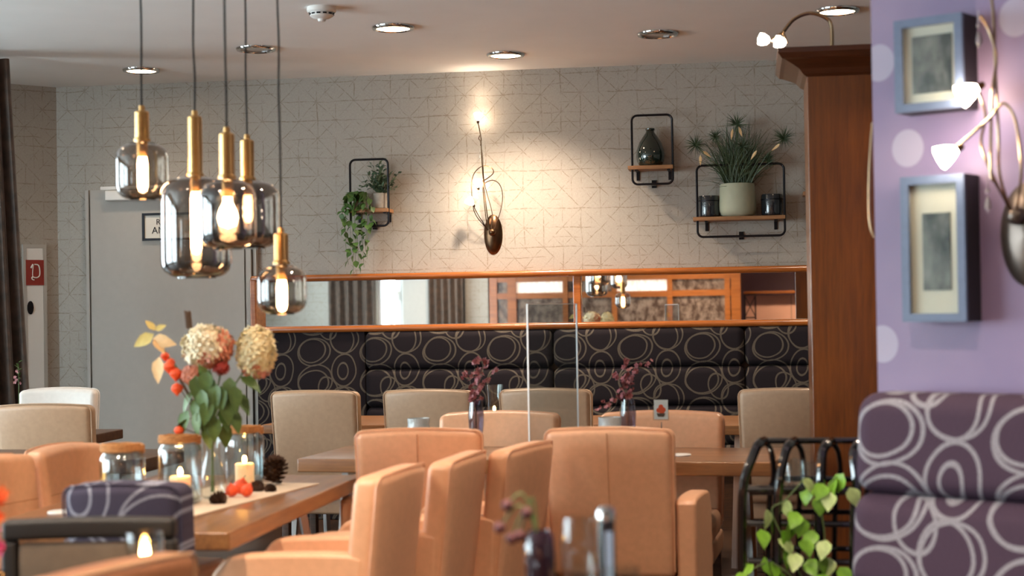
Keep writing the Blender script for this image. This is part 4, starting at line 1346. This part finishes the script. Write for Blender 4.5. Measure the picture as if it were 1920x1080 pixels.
flower_vase(1178, 'slim grey glass vase behind the large armchair', 'dried mauve flowers bending over in the vase behind the large armchair',
    [([(1176, 735), (1172, 705), (1175, 675)], 11), ([(1180, 735), (1190, 700), (1214, 680)], 12), ([(1172, 745), (1150, 750), (1130, 765)], 9), ([(1178, 745), (1170, 720), (1165, 705)], 9)], 5)
for px, lb in ((787, 'pale ice-glass tealight holder left of the pine cone'), (1144, 'pale ice-glass tealight holder beside the right slim vase')):
    x = wy(px, 800, 6.60).x
    t = thing('tealight_glass', lb, 'candle holder', (x, 6.58, .75), 0, 'ice-glass tealight holders')
    obj('glass', lathe([(.045, 0), (.055, .004), (.058, .02), (.056, .06), (.046, .125), (.048, .150), (.044, .150), (.042, .125), (.05, .05), (.045, .02), (0, .018)], 24), 'ice_glass', t)
    obj('tealight', lathe([(.02, .019), (.02, .038), (0, .038)], 16), 'wax', t)
def pinecone(name, loc, s, label, rot=(0, 0, 0), group=None):
    parts = [sphere((0, 0, .5), .26, 10, 8, (1, 1, 1.7))]
    for i in range(70):
        h_ = (i + .5) / 70
        a = i * 2.39996
        r_ = .16 + .36 * math.sin(PI * (h_ * .86 + .10))
        z = h_ * 1.0
        d_ = Vector((math.cos(a), math.sin(a), .25 + .5 * h_)).normalized()
        e_ = Vector((-math.sin(a), math.cos(a), 0))
        c_ = Vector((0, 0, z)) + d_ * r_ * .35
        tip = Vector((0, 0, z)) + d_ * (r_ + .12)
        wv_ = .13
        up_ = Vector((0, 0, .05))
        v = [c_ - e_ * .05, c_ + e_ * .05, tip + e_ * wv_ - d_ * .06, tip + up_, tip - e_ * wv_ - d_ * .06, c_ + up_ * 1.2]
        parts.append((v, [(0, 1, 2, 3, 4), (5, 3, 2), (5, 4, 3), (0, 5, 1)]))
    o_ = obj(name, join(*[(p[0], p[1]) for p in parts]), 'cone', None, False)
    o_.location = loc; o_.rotation_euler = rot; o_.scale = (s, s, s)
    return tag(o_, label, 'pine cone', group)
pinecone('pine_cone', (wy(855, 800, 6.50).x, 6.50, .752), .085, 'dark pine cone beside the left ice-glass holder', (0.05, 0, .5), 'pine cones')
pinecone('pine_cone', (wy(1222, 800, 6.52).x, 6.52, .752), .072, 'small pine cone just showing below the picture card', (0, 0, 1.2), 'pine cones')
# card in a holder
x = wy(1240, 800, 6.5).x
t = thing('card_holder', 'small acrylic card holder with an orange motif on a thin stand', 'card holder', (x, 6.5, .75), R(-6))
k6 = 6.5 / F
obj('foot', lathe([(.03, 0), (.03, .006), (.006, .012), (0, .012)], 20), 'chrome', t)
obj('rod', tube([(0, 0, .01), (0, 0, .135)], .003, 6), 'chrome', t)
cd = obj('card', box(0, -.002, .185, 26 * k6, .003, 36 * k6), 'paper', t, False)
def dot_(x, z, r, y=-.0036):
    return xf(lathe([(r, 0), (r * .95, .001), (.0, .0011)], 14), Matrix.Translation((x, y, z)) @ Matrix.Rotation(R(90), 4, 'X'))
obj('motif', join(dot_(-.009, .182, .010), dot_(.009, .184, .011), dot_(.0, .196, .010), dot_(.004, .172, .010)), 'physalis', cd, False)
obj('motif', join(prism([(-.018, .170), (.018, .170), (.012, .156), (-.012, .156)], -.0056, -.0046)), 'stem_brown', cd, False)
obj('cover', box(0, -.0065, .185, 30 * k6, .0015, 40 * k6), 'acrylic', t, False)
tag(obj('coaster', lathe([(.045, 0), (.048, .003), (.045, .006), (0, .006)], 24, (hz(1276, 850, .75).x, 6.48, .7505)), 'white'), 'round white coaster on the middle table beside the armchair', 'coaster')
# candle on the table before the bench
c_ = wy(927, 770, 8.42)
t = thing('candle_glass', 'clear candle glass with small flame behind the left flower vase', 'candle holder', (c_.x, 8.42, .75))
obj('glass', lathe([(.03, 0), (.04, .004), (.043, .15), (.05, .19), (.05, .20)], 24), 'glass', t)
obj('candle', lathe([(.022, .005), (.022, .04), (0, .04)], 16), 'wax', t)
obj('flame', sphere((0, 0, .068), .008, 10, 8, (1, 1, 2.6)), 'flame', t)

# ================================================================== TABLE DECORATION, LEFT TABLE
def jar(px, y, label, h, candle, tilt=0):
    x = wy(px, 900, y).x
    t = thing('glass_jar', label, 'candle jar', (x, y, .7535), 0, 'rope-rimmed glass jars')
    r = .068
    obj('glass_body', lathe([(.001, .004), (r * .85, .003), (r, .014), (r, h - .045), (r * .96, h - .034), (r * .82, h - .024), (r * .82, h - .002), (r * .78, h - .002), (r * .78, h - .026), (r * .93, h - .04), (r * .955, h - .05), (r * .955, .02), (r * .8, .012), (.001, .012)], 36, capb=False), 'jar', t, ang=80)
    ring = []
    rp = []
    for i in range(3):
        for k_ in range(28):
            a = 2 * PI * k_ / 28
            rp.append((math.cos(a) * (r * .86 + .004), math.sin(a) * (r * .86 + .004), h - .022 + .008 * (i + k_ / 28)))
    obj('rope_rim', tube(rp, [.0052 + .0008 * math.sin(i * 1.9) for i in range(len(rp))], 6), 'rope', t)
    if candle:
        wr, wh = candle
        cn = obj('candle', lathe([(wr, .006), (wr, wh), (wr * .9, wh + .002), (wr * .7, wh - .006), (0, wh - .008)], 24), 'wax', t)
        obj('wick', tube([(0, 0, wh - .01), (0, 0, wh + .008)], .001, 4), 'ink', cn)
        obj('flame', sphere((0, 0, wh + .016), .0075, 10, 8, (1, 1, 1.7)), 'flame', cn)
    else:
        obj('tealight', lathe([(.02, .006), (.02, .022), (0, .022)], 16), 'wax', t)
    return t
jar(230, 4.64, 'rope-rimmed glass jar without flame, leftmost of three', .205, None)
jar(338, 4.84, 'rope-rimmed glass jar with burning candle, middle of three', .215, (.033, .085))
jar(459, 5.36, 'rope-rimmed glass jar with burning candle, rightmost and farthest of three', .205, (.033, .075))
# vase and bouquet
VX, VY = wy(398, 900, 4.98).x, 4.98
t = thing('glass_vase', 'clear waisted glass vase holding the autumn bouquet', 'vase', (VX, VY, .7535))
obj('glass_body', lathe([(.001, .006), (.03, .004), (.042, .012), (.048, .04), (.044, .07), (.030, .11), (.026, .15), (.030, .21), (.036, .25)], 32, capb=False), 'glass', t, ang=80)
bq = thing('flower_bouquet', 'autumn bouquet of pale hydrangeas, orange lanterns and green leaves', 'bouquet', (VX, VY, .7635))
kb = (VY * math.cos(0)) / F * 1.03
def bp(px, py, off=0.0):
    return Vector(((px - 398) * kb, off, (935 - py) * kb - .01))
def hydrangea(c, r, mats, n, seed, sq=(1, .9, .85)):
    rnd = random.Random(seed); random.seed(seed)
    for nm, mt, sel in mats:
        parts = []
        for i in range(n):
            z = 1 - 2 * (i + .5) / n
            a = i * 2.39996
            u = Vector((math.sqrt(1 - z * z) * math.cos(a), math.sqrt(1 - z * z) * math.sin(a), z))
            if not sel(u): continue
            p_ = c + Vector((u.x * r * sq[0], u.y * r * sq[1], u.z * r * sq[2])) * rnd.uniform(.90, 1.04)
            parts.append(floret(p_, r * .26, u + Vector((rnd.gauss(0, .25), rnd.gauss(0, .25), rnd.gauss(0, .25))), n=4))
        if mt == mats[0][1]: parts.append(sphere(c, r * .84, 14, 10, sq))
        o_ = obj(nm, join(*parts), mt, bq, False)
        o_['kind'] = 'stuff'
hydrangea(bp(395, 648, -.01), .078, [('hydrangea_head', 'hyd_cream', lambda u: u.x * .6 - u.z * .25 + .22 * math.sin(u.x * 91 + u.y * 47 + u.z * 33) < .30), ('hydrangea_head', 'hyd_pink', lambda u: u.x * .6 - u.z * .25 + .22 * math.sin(u.x * 91 + u.y * 47 + u.z * 33) >= .30)], 230, 11)
hydrangea(bp(484, 660, .02), .064, [('hydrangea_head', 'hyd_green', lambda u: u.z + .25 * math.sin(u.x * 91 + u.y * 47) > -.72), ('hydrangea_head', 'hyd_pink', lambda u: u.z + .25 * math.sin(u.x * 91 + u.y * 47) <= -.72)], 220, 12, (.95, .9, 1.3))
hydrangea(bp(372, 700, -.05), .036, [('hydrangea_head', 'hyd_pink', lambda u: True)], 90, 13)
hydrangea(bp(425, 688, -.03), .026, [('flower_head', 'red_petal', lambda u: True)], 70, 14)
for (px, py, off, r_) in ((317, 664, -.04, .015), (329, 684, -.06, .020), (342, 697, -.06, .021), (344, 725, -.06, .020), (349, 803, -.07, .017), (330, 676, -.05, .015)):
    c_ = bp(px, py, off)
    v, f = lathe([(.001, -1.25), (.35, -.85), (.85, -.35), (1, .05), (.8, .55), (.3, .85), (.05, .95)], 10)
    v = [c_ + Vector((q.x * (1 + .12 * math.cos(5 * math.atan2(q.y, q.x))), q.y, q.z)) * 1 * 1 if False else c_ + Vector((q.x * r_, q.y * r_, q.z * r_)) for q in v]
    obj('lantern', (v, f), 'physalis', bq)
    obj('stem', tube(spline([bp(398, 815, -.01), (bp(398, 815) + c_) / 2 + Vector((.01, -.02, .0)), c_ + Vector((0, 0, r_ * .8))], 5), .0016, 5), 'stem_brown', bq)
for (px, py, off) in ((395, 648, 0), (484, 665, .02), (425, 690, -.03), (372, 705, -.03), (350, 590, .02), (300, 640, -.02)):
    c_ = bp(px, py, off)
    obj('stem', tube(spline([(0.0 + (px - 398) * -.00004, 0, .012), bp(399, 850), bp(399, 800), (bp(399, 780) + c_) / 2, c_], 6), .003, 6), 'stem', bq)
lg = leaf_mesh('bouquet_leaf', .085, .048, 'leaf_bq', .3, .25)
rnd = random.Random(21)
for (px, py, off, rx, ry, rz_) in ((405, 720, -.06, 1.2, .1, 3.0), (415, 735, -.07, -1.1, 0, .3), (440, 730, -.05, -1.0, .3, .6), (385, 740, -.06, -1.2, 0, -.3), (398, 760, -.07, -1.3, 0, .1),
        (428, 760, -.06, -1.1, .2, .8), (452, 735, -.03, -.9, .3, 1.1), (460, 705, -.02, -.5, .4, 1.2), (375, 730, -.05, -1.0, -.3, -.9), (365, 765, -.06, -1.2, -.2, -.4),
        (445, 705, -.05, -1.2, 0, .2), (410, 700, -.07, -1.4, 0, 0), (392, 705, -.06, -1.4, .1, -.1), (430, 790, -.04, -1.5, .1, .5), (405, 690, -.08, -1.3, 0, .15), (422, 715, -.08, -1.25, .1, -.1),
        (372, 780, -.05, -.4, 0, -1.4), (440, 745, -.07, -1.3, .1, .5), (398, 725, -.09, -1.35, .2, -.2), (412, 745, -.09, -1.3, -.2, .2), (390, 765, -.08, -1.3, 0, -.5), (434, 720, -.08, -1.3, 0, .0), (455, 720, -.06, -1.2, 0, .6), (418, 775, -.07, -1.4, 0, .2), (403, 790, -.05, -1.4, 0, -.2), (385, 700, -.08, -1.2, 0, .4), (445, 765, -.05, -1.2, .3, .9)):
    obj('leaf', lg, None, bq, loc=bp(px, py, off), rot=(rx, ry, rz_ + PI if rx < 0 else rz_))
ly = leaf_mesh('yellow_leaf', .075, .040, 'leaf_yellow', .2, .1)
lpch = leaf_mesh('peach_leaf', .085, .045, 'leaf_peach', .2, .15)
def leaf_between(me, L, p0, p1, twist=0.0, name='leaf'):
    p0, p1 = Vector(p0), Vector(p1)
    d_ = p1 - p0
    y_ = d_.normalized()
    view = Vector((.35, -1, .1))
    z_ = (view - y_ * view.dot(y_)).normalized()
    z_ = Matrix.Rotation(twist, 3, y_) @ z_
    x_ = y_.cross(z_)
    s_ = d_.length / L
    o_ = obj(name, me, None, bq)
    m_ = Matrix((x_, y_, z_)).transposed().to_4x4()
    o_.matrix_local = Matrix.Translation(p0) @ m_ @ Matrix.Scale(s_, 4)
    return o_
leaf_between(ly, .075, bp(297, 622, -.05), bp(258, 645, -.06), .2)
leaf_between(ly, .075, bp(300, 615, -.05), bp(281, 594, -.05), .5)
leaf_between(ly, .075, bp(300, 614, -.05), bp(322, 605, -.05), -.3)
leaf_between(lpch, .085, bp(298, 630, -.06), bp(345, 642, -.08), .2)
leaf_between(lpch, .085, bp(300, 630, -.06), bp(325, 656, -.08), -.4)
leaf_between(lpch, .085, bp(310, 665, -.06), bp(305, 715, -.07), .5)
leaf_between(ly, .075, bp(318, 627, -.06), bp(305, 633, -.05), .1)
# seed spike
c_ = bp(350, 590, .02)
v, f = [], []
parts = []
for i in range(60):
    h_ = i / 60
    a = i * 2.4
    p_ = bp(352, 612, .02).lerp(bp(349, 580, .02), h_)
    parts.append(sphere(p_ + Vector((math.cos(a) * .008, math.sin(a) * .008, 0)), .0042, 6, 4))
o_ = obj('seed_spike', join(*parts), 'stem_brown', bq); o_['kind'] = 'stuff'
# cones and orange lanterns lying on the runner
pinecone('pine_cone', (wy(512, 900, 5.40).x, 5.40, .757), .082, 'large brown pine cone beside the farthest glass jar', (.25, .15, .3), 'pine cones')
pinecone('pine_cone', (wy(483, 915, 5.22).x, 5.22, .756), .042, 'small brown cone in front of the large pine cone', (1.2, 0, .3), 'pine cones')
pinecone('pine_cone', (wy(516, 913, 5.20).x, 5.20, .756), .034, 'small brown cone on the runner edge', (1.3, .2, -.6), 'pine cones')
pinecone('pine_cone', (wy(396, 935, 4.86).x, 4.86, .757), .046, 'small dark cone at the foot of the glass vase', (1.2, .1, 1.2), 'pine cones')
for i, (px, y, r_, lb) in enumerate(((434, 5.02, .021, 'orange paper lantern fruit nearest the vase'), (452, 5.10, .025, 'largest orange lantern fruit lying on the runner'), (463, 5.02, .021, 'orange lantern fruit rightmost on the runner'))):
    v, f = lathe([(.001, -1.0), (.5, -.85), (.92, -.4), (1, .1), (.75, .6), (.3, 1.0), (.04, 1.3)], 12)
    v = [Vector((q.x * r_ * (1 + .08 * math.cos(5 * math.atan2(q.y, q.x))), q.y * r_, q.z * r_)) for q in v]
    t = thing('lantern_fruit', lb, 'physalis', (wy(px, 915, y).x, y, .7545 + r_), .5 * i, 'orange lantern fruits on the runner')
    obj('husk', (v, f), 'physalis', t, rot=(.3, .2 * i, 0))
    obj('stalk', tube([(0, 0, r_ * .9), (.006, .004, r_ * 1.6)], .0013, 5), 'stem_brown', t, rot=(.3, .2 * i, 0))
tag(obj('coaster', lathe([(.045, 0), (.047, .003), (.044, .006), (0, .006)], 24, (hz(118, 962, .75).x, hz(118, 962, .75).y, .7505)), 'white'), 'small white coaster at the left end of the long table', 'coaster')

# ================================================================== BLACK RACK WITH POTHOS
r0, r1_ = at(1400, 900, 5.0), at(1615, 900, 4.92)
rk = thing('plant_rack', 'black lacquered slatted rack with curved uprights beside the bench', 'rack', ((r0.x + r1_.x) / 2, (r0.y + r1_.y) / 2, 0), R(2))
k5 = 4.97 / F
cxp = 1507.5
def rp_(px, py, off):
    return Vector(((px - cxp) * k5, off, 1.35 - (py - 580 + (px - 960) * .016) * k5))
for px in (1425, 1482, 1550, 1607):
    dx = (px - 1515) * .12
    pts = spline([rp_(px + 12, 828, .03), rp_(px, 832, -.02), rp_(px - 10, 850, -.05), rp_(px - 18 + dx, 900, -.075), rp_(px - 24 + dx, 980, -.08), Vector(((px - 26 + dx - cxp) * k5, -.08, .30)), Vector(((px - 20 + dx - cxp) * k5, -.06, 0))], 6)
    obj('upright', tube(pts, .015, 8), 'black_gloss', rk)
    pts = spline([rp_(px + 12, 828, .03), rp_(px + 25, 850, .06), rp_(px + 30, 900, .10), rp_(px + 20, 980, .13), Vector(((px + 10 - cxp) * k5, .13, 0))], 6)
    obj('upright', tube(pts, .009, 8), 'black_gloss', rk)
    glint = obj('cap', sphere(rp_(px - 2, 836, -.03), .012, 10, 8), 'chrome', rk)  # chrome ball added as the white glint on the bend of each upright
obj('top_rail', tube([rp_(1428, 828, .03), rp_(1622, 826, .03)], .010, 8), 'black_gloss', rk)
for py in (912, 975, 1045):
    obj('cross_rail', tube([rp_(1400, py, -.072), rp_(1600, py, -.072)], .010, 8), 'black_gloss', rk)
    obj('cross_rail', tube([rp_(1450, py - 8, .115), rp_(1630, py - 8, .115)], .009, 8), 'black_gloss', rk)
obj('shelf_board', box(0, .025, rp_(1500, 912, 0).z - .012, .34, .17, .014), 'black_gloss', rk, False)
obj('shelf_board', box(0, .025, .34, .34, .17, .014), 'black_gloss', rk, False)
zsh = rp_(1500, 912, 0).z - .005
for i, (dx, h_) in enumerate(((-.06, .085), (-.015, .09), (.03, .08))):
    t = thing('stacked_glass', ('small drinking glass on the rack, leftmost', 'small drinking glass on the rack, middle one', 'small drinking glass on the rack, rightmost')[i], 'glass', (rk.location.x + dx, rk.location.y + .03, zsh), 0, 'glasses on the black rack')
    obj('bowl', lathe([(.001, .004), (.016, .003), (.02, .01), (.024, h_)], 20, capb=False), 'glass', t)
    obj('base', lathe([(.015, 0), (.017, .003), (0, .004)], 16), 'crystal', t)
po = thing('pothos_plant', 'variegated green pothos climbing through the black rack', 'potted plant', (rk.location.x, rk.location.y, .348), R(2))
obj('pot', lathe([(.05, 0), (.07, .10), (.072, .12), (.066, .12), (.06, .10), (0, .10)], 24), 'pot_grey', po, loc=(0, .02, 0))
Lp = leaf_mesh('pothos_leaf', .062, .050, 'leaf_pothos', .2, .3, 5)
Lv = leaf_mesh('pothos_leaf_pale', .062, .050, 'leaf_var', .2, .3, 5)
rnd = random.Random(5)
spots = [(1502, 890, 1), (1540, 900, 0), (1560, 890, 0), (1530, 920, 0), (1435, 945, 1), (1472, 930, 1), (1480, 972, 0), (1462, 985, 0), (1500, 1000, 0), (1455, 1000, 1), (1478, 1005, 1), (1500, 960, 0), (1542, 1000, 1), (1548, 1035, 1),
         (1430, 1035, 0), (1445, 1045, 0), (1395, 1065, 0), (1420, 1070, 0), (1525, 1070, 1), (1555, 1075, 0), (1440, 1075, 0), (1465, 1020, 0), (1535, 1062, 0), (1575, 880, 0), (1410, 1050, 0), (1515, 905, 0), (1550, 915, 1), (1490, 950, 0), (1445, 965, 0), (1520, 985, 0), (1488, 1025, 1), (1510, 1040, 0), (1400, 1078, 1), (1460, 1060, 0), (1480, 1078, 0), (1530, 1030, 0), (1565, 1050, 0), (1425, 985, 0), (1585, 905, 1)]
for (px, py, pale_) in spots:
    p_ = rp_(px, py, -.10 + rnd.uniform(-.03, .02)); p_.z -= .348
    obj('leaf', Lv if pale_ else Lp, None, po, loc=p_, rot=(rnd.uniform(-1.5, -.6), rnd.uniform(-.5, .5), PI + rnd.uniform(-1.2, 1.2)))
for ch in ([(1500, 1080), (1470, 1010), (1445, 950), (1470, 930), (1505, 890)], [(1520, 1080), (1540, 1010), (1535, 930), (1560, 890), (1578, 880)], [(1490, 1080), (1440, 1045), (1395, 1068)]):
    q = [Vector((0, .02, .10))] + [rp_(a, b, -.10) - Vector((0, 0, .348)) for a, b in ch]
    obj('vine', tube(spline(q, 5), .0025, 5), 'stem', po)

# ================================================================== NEAR FOREGROUND
v0 = at(1012, 1080, 2.85)
t = thing('plum_vase', 'dark plum glass vase blurred in the near foreground', 'vase', (v0.x, v0.y, .75))
obj('glass_body', lathe([(.014, 0), (.018, .01), (.025, .11), (.028, .16), (.025, .195), (.019, .205), (.016, .19), (.02, .15)], 24), 'dark_vase', t)
t = thing('drooping_flowers', 'dark red button flowers drooping from the plum vase', 'flowers', (v0.x, v0.y, .78))
k3 = 2.85 / F
for (px, py) in ((938, 990), (953, 948), (990, 962), (960, 1010), (975, 1005)):
    c_ = Vector(((px - 1012) * k3, 0, (1080 - py) * k3 + v0.z - .78))
    obj('stem', tube(spline([(0, 0, .05), (-.004, 0, .17), (c_ + Vector((0, 0, .19))) * .5 + Vector((0, 0, .035)), c_], 6), .0022, 5), 'stem', t)
    obj('flower_head', sphere(c_, .011, 10, 8), 'maroon', t)
v0 = at(1138, 1080, 2.8)
t = thing('pepper_mill', 'dark mill with silvery cap blurred in the near foreground', 'mill', (v0.x, v0.y, .75))
obj('body', lathe([(.019, 0), (.019, .02), (.0155, .08), (.015, .225), (.014, .228)], 20, capt=True), 'pepper', t)
obj('cap', lathe([(.016, .228), (.0165, .243), (.011, .252), (0, .254)], 20), 'chrome', t)
obj('label', box(.006, -.0152, .155, .013, .002, .11), 'blue_label', t, False)  # thin strip that paints in the pale blue highlight of the mill
x2 = at(1165, 1080, 2.75)
t = thing('water_glass', 'clear glass beside the dark mill in the foreground', 'glass', (x2.x, x2.y, .75))
obj('bowl', lathe([(.001, .006), (.022, .005), (.026, .02), (.03, .155)], 24, capb=False), 'glass', t)
obj('base', lathe([(.022, 0), (.024, .004), (0, .005)], 20), 'crystal', t)
x2 = at(1086, 1080, 2.8)
t = thing('wine_glass', 'thin clear stem glass left of the dark mill', 'glass', (x2.x, x2.y, .75))
obj('bowl', lathe([(.004, .10), (.02, .115), (.03, .15), (.031, .19), (.026, .235)], 24, capb=False), 'glass', t)
obj('stem', lathe([(.03, 0), (.03, .003), (.005, .008), (.004, .10), (0, .10)], 20), 'glass', t)
# candle glass left foreground
x2 = at(272, 1060, 3.25)
t = thing('candle_glass', 'candle glass with bright flame in the lower left foreground', 'candle holder', (x2.x, x2.y, .75))
obj('glass', lathe([(.03, 0), (.036, .004), (.038, .14), (.036, .16)], 24), 'glass', t)
obj('candle', lathe([(.024, .005), (.024, .085), (0, .084)], 20), 'wax', t)
obj('flame', sphere((0, 0, .115), .010, 10, 8, (1, 1, 2.4)), 'flame', t)
# pink and orange flowers at left edge
x2 = at(-8, 1000, 3.2)
t = thing('bright_flowers', 'orange and magenta flowers blurred at the left picture edge', 'flowers', (x2.x, x2.y, .75))
obj('vase', lathe([(.02, 0), (.026, .005), (.022, .06), (.018, .09)], 20), 'dark_vase', t)
random.seed(4)
for i, (dx, dz, mt) in enumerate(((.0, .14, 'pink'), (-.01, .17, 'pink'), (.004, .24, 'orange'), (-.012, .28, 'orange'), (0, .20, 'orange'))):
    obj('stem', tube([(0, 0, .02), (dx * .5, 0, .1), (dx, 0, dz)], .0015, 5), 'stem', t)
    obj('blossom', join(*[floret(Vector((dx, 0, dz)) + Vector((random.gauss(0, .004), random.gauss(0, .004), random.gauss(0, .004))), .018, (random.gauss(0, 1), random.gauss(-.5, 1), random.gauss(.5, 1))) for _ in range(6)]), mt, t, False)
# sprig on the far left table
x2 = at(-2, 690, 8.1)
t = thing('lavender_sprig', 'little green and lilac sprig in a tiny vase at the left edge', 'flowers', (x2.x, 7.85, .75))
obj('vase', lathe([(.015, 0), (.02, .01), (.018, .10), (.013, .12)], 16), 'dark_vase', t)
zz = x2.z - .75
slf = leaf_mesh('sprig_leaf', .035, .01, 'leaf')
obj('stem', tube([(0, 0, .05), (0, 0, zz)], .002, 5), 'stem', t)
for i in range(14):
    obj('leaf', slf, None, t, loc=(0, 0, zz - .08 + .1 * i / 13), rot=(rg.uniform(.2, 1.0), 0, rg.uniform(0, 6.28)))
for i in range(6):
    obj('blossom', floret((rg.gauss(0, .012), rg.gauss(0, .01), zz - .05 + rg.gauss(0, .02)), .01, (0, -1, .3)), 'dry_flower2', t, False)
